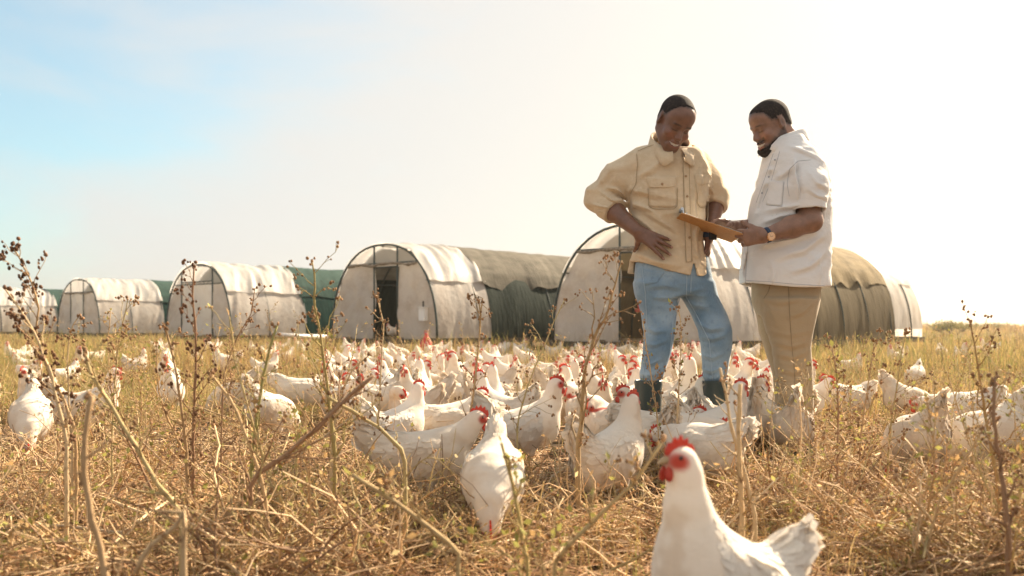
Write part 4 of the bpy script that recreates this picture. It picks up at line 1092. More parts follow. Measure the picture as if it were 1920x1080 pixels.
# ------------------------------------------------------------------ hens
M_hen = material('hen_feathers', vcol=True, rough=0.75, spec=0.15, trans=0.30, sheen=0.2,
                 bump=[('noise', 60, 0.25, 0.004), ('voronoi', 55, 0.12, 0.003, (0.7, 1.3, 1.3))])
M_comb = material('hen_comb', (0.60, 0.085, 0.05), 0.5, trans=0.28, trans_col=(0.8, 0.10, 0.04), spec=0.35, bump=[('noise', 180, 0.5, 0.002)], noise=[(90, (0.42, 0.04, 0.03), 0.45, 0.75), (35, (0.66, 0.16, 0.10), 0.5, 0.8)])
M_beak = material('hen_beak', (0.50, 0.36, 0.20), 0.4, noise=(80, (0.30, 0.19, 0.10), 0.4, 0.7))
M_shank = material('hen_shank', (0.55, 0.38, 0.16), 0.6, noise=(60, (0.32, 0.22, 0.12), 0.4, 0.7), bump=[('voronoi', 220, 0.5, 0.001)])
M_eye = material('hen_eye', (0.05, 0.02, 0.01), 0.15, spec=0.6)
def vary(m, c2, amt):
    t = m.node_tree; b = [n for n in t.nodes if n.type == 'BSDF_PRINCIPLED'][0]; src = b.inputs['Base Color'].links[0].from_socket
    oi = t.nodes.new('ShaderNodeObjectInfo'); mu = t.nodes.new('ShaderNodeMath'); mu.operation = 'MULTIPLY'; mu.inputs[1].default_value = amt; t.links.new(oi.outputs['Random'], mu.inputs[0])
    mm = t.nodes.new('ShaderNodeMix'); mm.data_type = 'RGBA'; mm.blend_type = 'MULTIPLY'; t.links.new(mu.outputs[0], mm.inputs['Factor']); t.links.new(src, mm.inputs['A']); mm.inputs['B'].default_value = (*c2, 1)
    for l in list(src.links):
        if l.to_node != mm: ts = l.to_socket; t.links.remove(l); t.links.new(mm.outputs['Result'], ts)
vary(M_hen, (.86, .72, .55), .42)
HENWHITE = V3(0.85, 0.79, 0.70)

HEN_POSES = {
    # neck: (x, y, z, radius) from the breast up; head: centre and facing; tail: tip
    'alert': dict(pitch=10, neck=[(.085, 0, .265, .066), (.125, 0, .325, .045), (.135, 0, .385, .031)], head=(.148, 0, .415), hd=(1, 0, -.05), tail=(-.215, .36)),
    'alert_left': dict(pitch=10, neck=[(.085, 0, .265, .066), (.122, .005, .325, .045), (.130, .012, .385, .031)], head=(.134, .024, .414), hd=(.35, .94, -.05), tail=(-.21, .37)),
    'alert_right': dict(pitch=10, neck=[(.085, 0, .265, .066), (.122, -.005, .325, .045), (.130, -.012, .385, .031)], head=(.134, -.024, .414), hd=(.35, -.94, -.05), tail=(-.21, .37)),
    'walk': dict(pitch=2, neck=[(.09, 0, .25, .066), (.15, 0, .295, .045), (.185, 0, .335, .031)], head=(.205, 0, .357), hd=(1, 0, -.15), tail=(-.225, .32)),
    'reach': dict(pitch=-4, neck=[(.10, 0, .23, .064), (.18, 0, .245, .044), (.245, 0, .245, .031)], head=(.275, 0, .240), hd=(1, 0, -.35), tail=(-.22, .33)),
    'peck': dict(pitch=-16, neck=[(.10, 0, .20, .064), (.165, 0, .165, .046), (.20, 0, .115, .032)], head=(.215, .004, .083), hd=(.62, .05, -.8), tail=(-.185, .40)),
    'tall': dict(pitch=24, neck=[(.07, 0, .30, .062), (.085, 0, .375, .042), (.09, 0, .44, .030)], head=(.103, 0, .468), hd=(1, .1, .12), tail=(-.215, .30)),
    'preen': dict(pitch=6, neck=[(.085, 0, .26, .066), (.095, .035, .315, .046), (.055, .075, .330, .034)], head=(.020, .090, .312), hd=(-.75, .35, -.5), tail=(-.215, .36)),
    'squat': dict(pitch=2, dz=-.075, neck=[(.08, 0, .26, .070), (.115, 0, .305, .048), (.125, 0, .345, .034)], head=(.140, 0, .368), hd=(1, -.15, -.05), tail=(-.22, .29)),
}

def hen_parts(pose, h=0.0070, feathers=620, seed=1, far=False, dirt=1.0):
    p = HEN_POSES[pose]; S = Sdf(); dz = p.get('dz', 0)
    Rp = rotm('Y', -p['pitch'])
    piv = V3(0, 0, .20)
    B = lambda x, y, z: (Rp @ (V3(x, y, z) - piv)) + piv
    S.ell(B(-.005, 0, .215), (.150, .088, .093), Rp, k=.03)
    S.ell(B(.075, 0, .205), (.088, .082, .092), Rp, k=.04)
    S.ell(B(-.085, 0, .205), (.095, .082, .088), Rp, k=.04)
    S.ell(B(-.10, 0, .165), (.060, .062, .050), Rp, k=.04)
    ta = V3(p['tail'][0], 0, p['tail'][1])
    tb = B(-.115, 0, .235)
    S.cap(tb, tb + (ta - tb) * .55, .062, .045, k=.05, flat=((0, 1, 0), 1.35))
    S.cap(tb + (ta - tb) * .5, ta, .040, .016, k=.03, flat=((0, 1, 0), 2.2))
    S.cap(tb + (ta - tb) * .3 + V3(-.02, 0, -.02), ta + V3(-.012, 0, -.05), .036, .014, k=.03, flat=((0, 1, 0), 2.2))
    for s in (-1, 1):
        S.ell(B(-.020, s * .074, .222), (.122, .024, .058), Rp @ rotm('Y', -6), k=.012)
        S.cap(B(-.09, s * .070, .235), B(-.165, s * .045, .250), .026, .010, k=.015, flat=((0, 1, 0), 1.8))
        if not dz:
            S.cap(B(-.005, s * .048, .165), V3(.018, s * .050, .098), .048, .017, k=.03)
    nk = [V3(*n[:3]) for n in p['neck']]; rs = [n[3] for n in p['neck']]
    hc = V3(*p['head']); hd = unit(p['hd'])
    S.cap(B(.05, 0, .22), nk[0], .085, rs[0], k=.04)
    S.chain(nk + [hc - hd * .008], rs + [.026], k=.03)
    up = unit(V3(0, 0, 1) - hd * hd[2]) if abs(hd[2]) < .95 else V3(0, 0, 1)
    sd = unit(np.cross(up, hd)); HM = np.stack([hd, sd, up], 1)
    H = lambda x, y, z: hc + HM @ V3(x, y, z)
    S.ell(hc, (.033, .0225, .025), HM, k=.014)
    S.ell(H(.018, 0, -.006), (.020, .017, .016), HM, k=.012)
    if far:
        S.cap(H(.03, 0, -.002), H(.052, 0, -.01), .009, .004, k=.004)
        S.ell(H(.012, 0, .032), (.028, .007, .018), HM, k=.003)
        S.ell(H(.030, 0, -.030), (.010, .012, .016), HM, k=.003)
        for s in (-1, 1): S.cap(V3(.018, s * .05, .11), V3(.01, s * .05, .0), .012, .009, k=.006)
    V, F = S.mesh(h, relax=1)
    N = normals(V, F)
    # colour: white plumage, soil on breast and flanks, bare red face
    q = (V - hc) @ HM
    C = np.tile(HENWHITE, (len(V), 1))
    n1 = fbm(V, 14, seed, 3); n2 = fbm(V, 45, seed + 5, 2)
    st = sstep(.15, .75, n1 + .25 * n2 + .25 * sstep(.26, .14, V[:, 2])) * .34 * dirt
    C = C * (1 - st[:, None]) + V3(.52, .37, .22) * st[:, None]
    neckband = np.exp(-((V - (nk[0] * .6 + nk[1] * .4)) ** 2).sum(1) / .055 ** 2) * sstep(-.3, .6, fbm(V, 30, seed + 9, 2)) * .38 * dirt
    C = C * (1 - neckband[:, None]) + V3(.52, .40, .25) * neckband[:, None]
    face = np.exp(-(((q[:, 0] - .019) / .021) ** 2 + ((q[:, 2] + .003) / .018) ** 2) ** 3)
    face *= (q[:, 0] > -.02)
    C = C * (1 - face[:, None]) + V3(.50, .075, .05) * face[:, None]
    if far:
        cm = ((q[:, 2] > .022) & (q[:, 0] > -.02) & (np.abs(q[:, 1]) < .012)) | ((q[:, 2] < -.020) & (q[:, 0] > .015) & (np.abs(q[:, 1]) < .02) & (q[:, 2] > -.05))
        C[cm] = (.55, .04, .03)
        C[(V[:, 2] < .09) & (q[:, 0] < .5) & (np.abs(V[:, 1]) > .03) & (V[:, 0] > -.05) & (V[:, 0] < .06)] = (.5, .36, .16)
    if dz: V = V + V3(0, 0, dz)
    if far:
        return dict(body=new_mesh('hen_far', V, F, C))
    # feathers: small blades lying along the body
    rng = np.random.default_rng(seed)
    ok = np.where((np.linalg.norm(q, axis=1) > .10) & (V[:, 2] > .12) & ((np.abs(V[:, 1]) > .045) & (V[:, 0] < .06) | (V[:, 0] < -.06)))[0]
    bagV, bagF, bagC = [V], [], [C]
    off = len(V)
    tri = np.concatenate([F[:, [0, 1, 2]], F[:, [0, 2, 3]]])
    ids = rng.choice(ok, feathers)
    for i in ids:
        v, n = V[i], N[i]
        fl = v - (hc + V3(0, 0, dz)) + rng.normal(0, .03, 3)
        if v[0] < -.10: fl = fl + unit(ta - tb) * .25
        fl = unit(fl - n * fl.dot(n)); sd_ = np.cross(n, fl)
        qd = np.linalg.norm(q[i]); sc = np.clip(.35 + qd * 2.6, .4, 1.0) * rng.uniform(.8, 1.25)
        if v[0] < -.13 and v[2] > .25: sc *= 1.35
        Ln, Wd = .040 * sc, .0125 * sc; lift = rng.uniform(.0001, .0009) * sc
        P = [v - n * .002 - fl * Ln * .3, v + n * .0008 + sd_ * Wd, v + fl * Ln * .45 + sd_ * Wd * .85 + n * (.0009 + lift * .5), v + fl * Ln * .75 + n * (.0008 + lift),
             v + fl * Ln * .45 - sd_ * Wd * .85 + n * (.0009 + lift * .5), v + n * .0008 - sd_ * Wd]
        bagV.append(np.array(P)); c = C[i] * rng.uniform(.97, 1.03)
        bagC.append(np.tile(np.clip(c, 0, .86), (6, 1)))
        a = off; bagF += [(a, a + 1, a + 5), (a + 1, a + 2, a + 4), (a + 1, a + 4, a + 5), (a + 2, a + 3, a + 4)]; off += 6
    # tail quills
    tdir = unit(ta - tb)
    for k in range(11):
        t = (k - 5) / 5
        root = tb + (ta - tb) * .35 + V3(0, t * .03, 0) + V3(0, 0, dz)
        tip = ta + tdir * (.035 - .02 * abs(t)) + V3(-.01 * abs(t), t * .030, -.045 * abs(t)) + V3(0, 0, dz) + rng.normal(0, .004, 3)
        fl = unit(tip - root); w = unit(np.cross(V3(0, 1, 0), fl)) if k % 2 else unit(np.cross(V3(.3, 1, .2), fl))
        mid = root + (tip - root) * .6
        P = [root + w * .008, root - w * .008, mid - w * .020, tip - w * .008, tip + w * .008, mid + w * .020]
        bagV.append(np.array(P)); bagC.append(np.tile(HENWHITE * rng.uniform(.9, 1.02), (6, 1)))
        a = off; bagF += [(a, a + 1, a + 2), (a, a + 2, a + 5), (a + 5, a + 2, a + 3), (a + 5, a + 3, a + 4)]; off += 6
    VV = np.concatenate(bagV); CC = np.concatenate(bagC); FF = np.concatenate([tri, np.array(bagF)])
    body = new_mesh('hen_body', VV, FF, CC)
    o3 = V3(0, 0, dz); Hz = lambda x, y, z: H(x, y, z) + o3
    # comb: one serrated leaf of flesh, slightly floppy
    prof = [(-.030, .012), (-.034, .024), (-.026, .034), (-.018, .030), (-.013, .045), (-.004, .036), (.004, .050), (.011, .037), (.020, .045), (.025, .031), (.033, .033), (.038, .018), (.036, .006), (.015, .016)]
    b = Bag(); n = len(prof); vs_ = []
    for s in (-1, 1):
        for (x, z) in prof: vs_.append(Hz(x, s * (.0045 if z < .03 else .0025) + .10 * max(z - .02, 0) * (1 if seed % 2 else -1), z))
    vs_ = np.array(vs_); cen0, cen1 = vs_[:n].mean(0), vs_[n:].mean(0)
    vs_ = np.concatenate([vs_, [cen0, cen1]])
    f_ = []
    for i in range(n):
        j = (i + 1) % n
        f_ += [(i, j, 2 * n), (n + j, n + i, 2 * n + 1), (i, n + i, n + j, j)]
    b.add(vs_, f_); comb = b.mesh('comb', smooth=False)
    S2 = Sdf()
    for s in (-1, 1):
        S2.ell(Hz(.031, s * .009, -.030), (.011, .0055, .017), HM @ rotm('X', s * 8), k=.003)
    wv, wf = S2.mesh(.003)
    wattle = new_mesh('wattle', wv, wf)
    ring = lambda x, ry, rz, dzz: [Hz(x, ry * math.cos(a), dzz + rz * math.sin(a)) for a in np.arange(8) * math.pi / 4]
    rows = [ring(.028, .010, .010, -.002), ring(.040, .0075, .0085, -.003), ring(.050, .004, .005, -.007), ring(.056, .001, .0015, -.012)]
    beak = new_mesh('beak', np.array(rows).reshape(-1, 3), grid_faces(4, 8) + [(i * 8 + 7, (i + 1) * 8 + 7, (i + 1) * 8, i * 8) for i in range(3)] + [tuple(range(24, 32))])
    eyes = []
    for s in (-1, 1):
        ev, ef = ball(Hz(.014, s * .0195, .004), .0058); eyes.append(new_mesh('eye', ev, ef))
    legs = []
    if not dz:
        for s in (-1, 1):
            lb = Bag(); st_ = .028 * s * (1 if pose in ('walk', 'peck') else .35)
            lb.add(*tube([V3(.018, s * .05, .115), V3(.004, s * .05, .075), V3(.016 + st_, s * .05, .012)], [.011, .0085, .008], 7))
            for an, ln in ((0, .062), (32, .055), (-32, .055), (180, .028)):
                dv = V3(math.cos(R(an)), math.sin(R(an)), 0); f0 = V3(.016 + st_, s * .05, .012)
                lb.add(*tube([f0, f0 + dv * ln * .5 + V3(0, 0, -.002), f0 + dv * ln + V3(0, 0, -.009)], [.0065, .0052, .002], 6))
            legs.append(lb.mesh('leg'))
    return dict(body=body, comb=comb, wattle=wattle, beak=beak, eyes=eyes, legs=legs)

HEN_CACHE = {}
def hen(x, y, heading, pose, label, group=None, scale=1.0, seed=0, tiny=False, tint=None):
    scale = scale * .88
    if tiny:
        k = ('far', pose)
        if k not in HEN_CACHE: HEN_CACHE[k] = hen_parts(pose, h=.013, far=True, seed=3)
        o = link('hen', HEN_CACHE[k]['body'], M_hen, None, label=label, category='hen', group=group)
        o.location = (x, y, 0); o.rotation_euler = (0, 0, R(heading)); o.scale = (scale,) * 3
        return o
    var = (pose, seed % 2)
    if var not in HEN_CACHE: HEN_CACHE[var] = hen_parts(pose, seed=11 + 7 * (seed % 2) + len(pose), dirt=(1.0, .65)[seed % 2])
    d = HEN_CACHE[var]
    r = empty('hen', (x, y, 0), R(heading), label=label, category='hen', group=group); r.scale = (scale,) * 3
    link('body', d['body'], M_hen, r); link('comb', d['comb'], M_comb, r); link('wattle', d['wattle'], M_comb, r); link('beak', d['beak'], M_beak, r)
    for e in d['eyes']: link('eye', e, M_eye, r)
    for l in d['legs']: link('leg', l, M_shank, r)
    return r
# ------------------------------------------------------------------ hens placed across the field
def hen_px(px, feet, heading, pose, label, sc=1.0, seed=0):
    g = on_ground(px, feet); SPOTS.append((g[0], g[1])); return hen(g[0], g[1], heading, pose, label, 'hens near the camera', sc, seed)
SPOTS = []
def zone(px):
    for lim, t in ((120, 'by the left edge'), (250, 'below the small white hoop house'), (470, 'below the bare-gabled hoop house'), (620, 'left of the open doorway'), (720, 'below the open doorway'), (830, 'below the red drinker'),
                   (930, 'below the tan net roof'), (1035, 'below the dark side curtain'), (1120, 'by the thick forked stalk'), (1200, 'left of the man in jeans'), (1300, 'behind the jeans'), (1400, 'between the two men'), (1530, 'behind the khaki trousers'), (1650, 'right of the khaki trousers'), (1780, 'below the far bush')):
        if px < lim: return t
    return 'by the right edge'
SAY = dict(alert='head-up', alert_left='side-glancing', alert_right='glancing', walk='walking', peck='feeding', reach='stretching', tall='long-necked', preen='preening', squat='crouching')
def facing(h):
    h %= 360
    return 'facing right' if h < 45 or h >= 315 else 'facing away' if h < 135 else 'facing left' if h < 225 else 'facing the camera'
NEAR = [
    (1352, 1280, 205, 'tall', 'largest white hen close to the lens, red comb, looking to the left', 1.0, 0),
    (795, 962, 8, 'walk', 'white hen walking right with soiled breast in the middle of the flock', 1.05, 0),
    (925, 1018, -92, 'peck', 'white hen facing the camera with its head bowed to the ground', 1.05, 1),
    (1143, 962, 48, 'alert', 'white hen seen from behind, head up to the right, below the jeans', 1.05, 0),
    (985, 888, 12, 'alert', 'white hen standing side-on with grey smudged back, red comb high', 1.08, 0),
    (742, 878, 42, 'alert', 'white hen behind the walking one, head high, left of the flock centre', 1.0, 1),
    (840, 862, 25, 'walk', 'white hen half hidden behind the walking hen, head to the right', 1.0, 1),
    (940, 842, 150, 'alert', 'long-necked white hen facing left above the side-on hen', 1.05, 0),
    (1135, 872, 100, 'preen', 'white hen turned away and preening by the thick forked stalk', 1.0, 1),
    (1285, 846, 65, 'tall', 'white hen stretching its neck straight up in front of the jeans', 1.12, 1),
    (1308, 868, 75, 'alert_right', 'white hen beside the stretching hen, head turned right', 1.05, 0),
    (1338, 892, 20, 'alert', 'white hen with big comb facing right between the two men', 1.05, 0),
    (1378, 872, 10, 'alert', 'white hen facing right at the feet of the man in khaki', 1.05, 1),
    (1320, 938, 125, 'reach', 'white hen with raised pale tail behind the largest hen', 1.05, 1),
    (1245, 900, 5, 'reach', 'white hen bending right behind the hen below the jeans', 1.05, 0),
    (1436, 872, 62, 'peck', 'brown-stained white hen seen from behind beside the khaki trousers', 1.1, 0),
    (1416, 800, 20, 'alert', 'white hen looking right past the khaki trousers', 1.0, 1),
    (1388, 806, 160, 'alert_right', 'white hen between the men with its comb to the right', 1.0, 0),
    (1500, 812, 0, 'walk', 'white hen half hidden behind the khaki trousers', 1.0, 0),
    (1588, 802, 200, 'walk', 'white hen right of the khaki trousers walking left', 1.0, 1),
    (1703, 806, 8, 'peck', 'white hen feeding with tail to the left, right of the men', 1.0, 1),
    (1805, 832, 178, 'reach', 'white hen stretching its neck low to the left at right', 1.05, 0),
    (1717, 914, 100, 'peck', 'round white hen seen from behind with tail up, right of the men', 1.08, 1),
    (1845, 905, 176, 'peck', 'big white hen feeding at the right edge of the flock', 1.1, 0),
    (1908, 806, 170, 'squat', 'white hen cut by the right edge of the picture', 1.0, 1),
    (320, 782, -82, 'alert', 'white hen facing the camera alone between two stalks', 1.0, 1),
    (165, 832, 22, 'alert', 'white hen standing upright among the stalks at left', 1.08, 1),
    (58, 858, -68, 'peck', 'white hen with lowered head at the left edge', 1.1, 1),
    (66, 790, -100, 'alert', 'white hen peering over the one with lowered head at left', .95, 0),
    (437, 792, 165, 'peck', 'fluffed white hen feeding left of the forked stalk', 1.0, 1),
    (508, 838, 60, 'peck', 'white hen with dark flecks seen from behind by the forked stalk', 1.05, 0),
    (568, 786, 5, 'reach', 'white hen bending right behind a leaning stalk', 1.05, 1),
    (655, 782, 15, 'walk', 'white hen walking right under the leaning stalk', 1.0, 0),
    (700, 800, 170, 'walk', 'white hen walking left behind the twigs', 1.0, 1),
    (632, 740, 200, 'alert_left', 'white hen left of the flock with head turned', 1.0, 0),
    (1208, 902, 120, 'alert_left', 'white hen in front of the left rubber boot, head turned', 1.0, 1),
    (1262, 884, 10, 'squat', 'white hen crouching before the gap between the boots', 1.0, 0),
    (1484, 884, 82, 'peck', 'white hen seen from behind at the bottom of the khaki trousers', 1.05, 1),
    (1060, 812, 80, 'alert_left', 'white hen with brown-streaked neck left of the thick stalk', 1.05, 0),
    (1180, 806, 60, 'alert', 'white hen in front of the left boot', 1.0, 1),
    (1222, 800, 170, 'alert', 'white hen pressed against the rubber boot', .95, 0),
    (1018, 790, 20, 'squat', 'white hen settled low behind the side-on hen', 1.0, 1),
    (880, 790, 30, 'alert', 'white hen looking right behind the long-necked hen', 1.0, 0),
    (792, 800, 190, 'alert_left', 'white hen with its back to the twigs, behind the flock', 1.0, 1),
]
for a in NEAR: hen_px(*a)
BOOTS = [(Mp(1215, 864)[0], MD), (Mp(1340, 864)[0], MD), (Mp(1490, 864)[0], MD)]
rngH = random.Random(5)
def free(x, y, r):
    return all((x - a) ** 2 + (y - b) ** 2 > r * r for a, b in SPOTS) and all((x - a) ** 2 + (y - b) ** 2 > .16 for a, b in BOOTS)
POSES = ['alert', 'alert', 'alert', 'walk', 'peck', 'alert_left', 'alert_left', 'alert_right', 'alert_right', 'reach', 'preen', 'tall']
def scatter(n, pxr, dr, r, label, group, tiny, tries=40, bias=None):
    k = 0
    for _ in range(n * tries):
        if k >= n: break
        d = dr[0] + (dr[1] - dr[0]) * rngH.random() ** .8; px = rngH.uniform(*pxr) if bias is None else rngH.gauss(*bias)
        if not pxr[0] <= px <= pxr[1]: continue
        x = (px - 960) * d / FPX
        if not free(x, d, r): continue
        SPOTS.append((x, d)); k += 1
        hd_, po_ = rngH.uniform(0, 360), rngH.choice(POSES if not tiny else ['alert', 'walk', 'peck', 'squat', 'alert_left'])
        lb_ = '%s white hen %s %s, %s' % (SAY[po_], facing(hd_), zone(px), label)
        hen(x, d, hd_, po_, lb_, group, rngH.uniform(.92, 1.08), rngH.randrange(2), tiny)
scatter(38, (640, 1460), (5.6, 8.2), .38, 'mid flock', 'hens in the middle of the flock', False)
scatter(14, (1120, 1500), (5.3, 8.0), .32, 'near their legs', 'hens round the legs of the men', False)
scatter(112, (610, 1420), (8.4, 19.5), .40, 'distant crowd', 'hens of the distant crowd', True)
scatter(26, (240, 660), (10, 24), .8, 'far grass', 'hens in the far grass', True)
scatter(9, (20, 300), (10, 18), .9, 'tall grass', 'hens in the tall grass', True)
scatter(8, (1560, 1900), (9, 20), 1.0, 'golden grass', 'hens in the golden grass', True)
# birds in the doorways
for (a_, b_, x, y, h, lb) in ((623, 26.8, -.12, .5, 200, 'white hen standing in the open doorway, left one'), (623, 26.8, .35, .3, 250, 'white hen below the red feeder in the open doorway'), (1037, 21.6, .35, .35, 120, 'white hen perched in the doorway behind the jeans')):
    q = lcl(a_, b_, x, y); o = hen(q[0], q[1], h, 'squat', lb, None, 1.25, 0, True); o.location.z = .37
o = hen(*lcl(1037, 21.6, .55, .25), 60, 'alert', 'fluffy white hen on the step of the nearest hoop house', None, 1.3, 0, True); o.location.z = .37

# ------------------------------------------------------------------ dry weeds
M_stem = material('dry_stem', vcol=True, rough=0.8, spec=0.2, noise=(60, (0.20, 0.12, 0.06), 0.56, 0.8), bump=[('noise', 150, .5, .003, (1, 1, .2))])
M_bud = material('seed_head', vcol=True, rough=0.85, spec=0.15, bump=[('noise', 300, .6, .003)])
M_leafl = material('dry_leaf', vcol=True, rough=0.8, spec=0.2, trans=0.35)
STEMC = [V3(.52, .36, .19), V3(.44, .29, .15), V3(.31, .19, .11), V3(.58, .43, .25), V3(.50, .39, .19)]
def bend_path(p0, p1, n, wob, rng):
    t = np.linspace(0, 1, n)[:, None]; P = p0 * (1 - t) + p1 * t
    k = rng.normal(0, wob, (n, 3)) * np.linalg.norm(p1 - p0); k[0] = 0; k[:, 2] *= .5
    return P + np.cumsum(k, 0) * .5
def grow(path, r0, r1, rng, twigs=10, tl=(.05, .2), start=.25, buds=1.0, leaves=.0, col=None, sub=.5, tn=5, budc=V3(.30, .18, .095), bsz=.9):
    """stem along a path with twigs that fork; returns three bags: wood, seed heads, leaves"""
    W_, Bd, Lf = Bag(), Bag(), Bag()
    path = np.asarray(path, float); c = STEMC[rng.integers(5)] if col is None else col
    L = np.concatenate([[0], np.cumsum(np.linalg.norm(np.diff(path, axis=0), axis=1))]); L /= L[-1]
    n = max(6, len(path) * 3); tt = np.linspace(0, 1, n)
    P = np.stack([np.interp(tt, L, path[:, i]) for i in range(3)], 1)
    P[1:-1] += rng.normal(0, r0 * .16, (n - 2, 3))
    rr = r0 + (r1 - r0) * tt; rr = rr * (1 + .22 * (np.arange(n) % 4 == 0))
    tc = lambda k, f: c * rng.uniform(.8, 1.15) * f
    W_.add(*tube(P, rr, 6), tc(0, 1.0))
    def bud(p, s):
        s = s * bsz; b0, f0 = ball(p, (.0045 * s, .0045 * s, .0062 * s), 5, 4, rotm('X', rng.uniform(0, 90))); Bd.add(b0, f0, budc * rng.uniform(.6, 1.5))
    def leaf(p, d):
        s = unit(np.cross(d, rng.normal(0, 1, 3))); l = rng.uniform(.012, .028); w = l * .3; u = unit(np.cross(s, d))
        Lf.add([p, p + d * l * .5 + s * w, p + d * l + u * l * .2, p + d * l * .5 - s * w], [(0, 1, 2), (0, 2, 3)], V3(.30, .28, .08) * rng.uniform(.7, 1.3) if rng.random() < .6 else V3(.42, .27, .12) * rng.uniform(.7, 1.2))
    def ends(p, d, s=1.0):
        if rng.random() < buds:
            for _ in range(rng.integers(2, 5)): bud(p + rng.normal(0, .006, 3) * s, s * rng.uniform(.7, 1.3))
        if rng.random() < leaves: leaf(p, d)
    for k in range(twigs):
        t = start + (1 - start) * (k + rng.random()) / twigs
        i = min(n - 2, int(t * (n - 1))); p = P[i]; d = unit(P[i + 1] - P[i])
        side = unit(np.cross(d, rng.normal(0, 1, 3))); ang = rng.uniform(.45, 1.1)
        dd = unit(d * math.cos(ang) + side * math.sin(ang)); l = rng.uniform(*tl) * (1.15 - .6 * t)
        q = bend_path(p, p + dd * l + V3(0, 0, .15 * l), tn, .09, rng); r = max(rr[i] * .5, .0012)
        W_.add(*tube(q, np.linspace(r, max(r * .45, .0008), tn), 5), tc(1, .9)); ends(q[-1], dd)
        for m in range(1, tn - 1):
            if rng.random() < .35 * buds: bud(q[m] + rng.normal(0, .004, 3), rng.uniform(.6, 1))
            if rng.random() < leaves * .8: leaf(q[m], unit(rng.normal(0, 1, 3)))
            if rng.random() < sub:
                s2 = unit(np.cross(dd, rng.normal(0, 1, 3))); e = unit(dd * .7 + s2 * .7); l2 = l * rng.uniform(.25, .55)
                q2 = bend_path(q[m], q[m] + e * l2, 4, .1, rng); W_.add(*tube(q2, np.linspace(r * .6, max(r * .35, .0008), 4), 4), tc(2, .85)); ends(q2[-1], e, .85)
    for _ in range(int(6 * buds)): bud(P[rng.integers(n // 2, n)] + rng.normal(0, .005, 3), rng.uniform(.6, 1.1))
    ends(P[-1], unit(P[-1] - P[-2]), 1.2)
    return W_, Bd, Lf
def plant(name, bags, loc, label, group=None, cat='dry weed'):
    r = empty(name, loc, label=label, category=cat, group=group)
    off = np.asarray(loc, float)
    for nm, b, m in (('stem', bags[0], M_stem), ('seed_heads', bags[1], M_bud), ('leaves', bags[2], M_leafl)):
        if b.n:
            V, F, C = b.get(); o = link(nm, new_mesh(nm, V - off, F, C), m, r)
            if nm != 'stem': o['kind'] = 'stuff'
    return r
rngP = np.random.default_rng(21)
def traced(pts, d, label, r0=.008, r1=.003, **kw):
    """a stalk whose bends follow the photograph, standing d metres away; its foot goes down to the soil"""
    P = [at(x, y, d + (o[0] if o else 0)) for x, y, *o in pts]
    if kw.pop('foot', True):
        b = P[-1].copy(); P.append(V3(b[0] + kw.pop('fx', 0.0), b[1], -.01)) if b[2] > .0 else None
    else: kw.pop('fx', 0)
    P = P[::-1]
    plant('dry_stalk', grow(P, r0 * .8, r1 * .8, rngP, **kw), (P[0][0], P[0][1], 0), label, 'tall dry stalks')
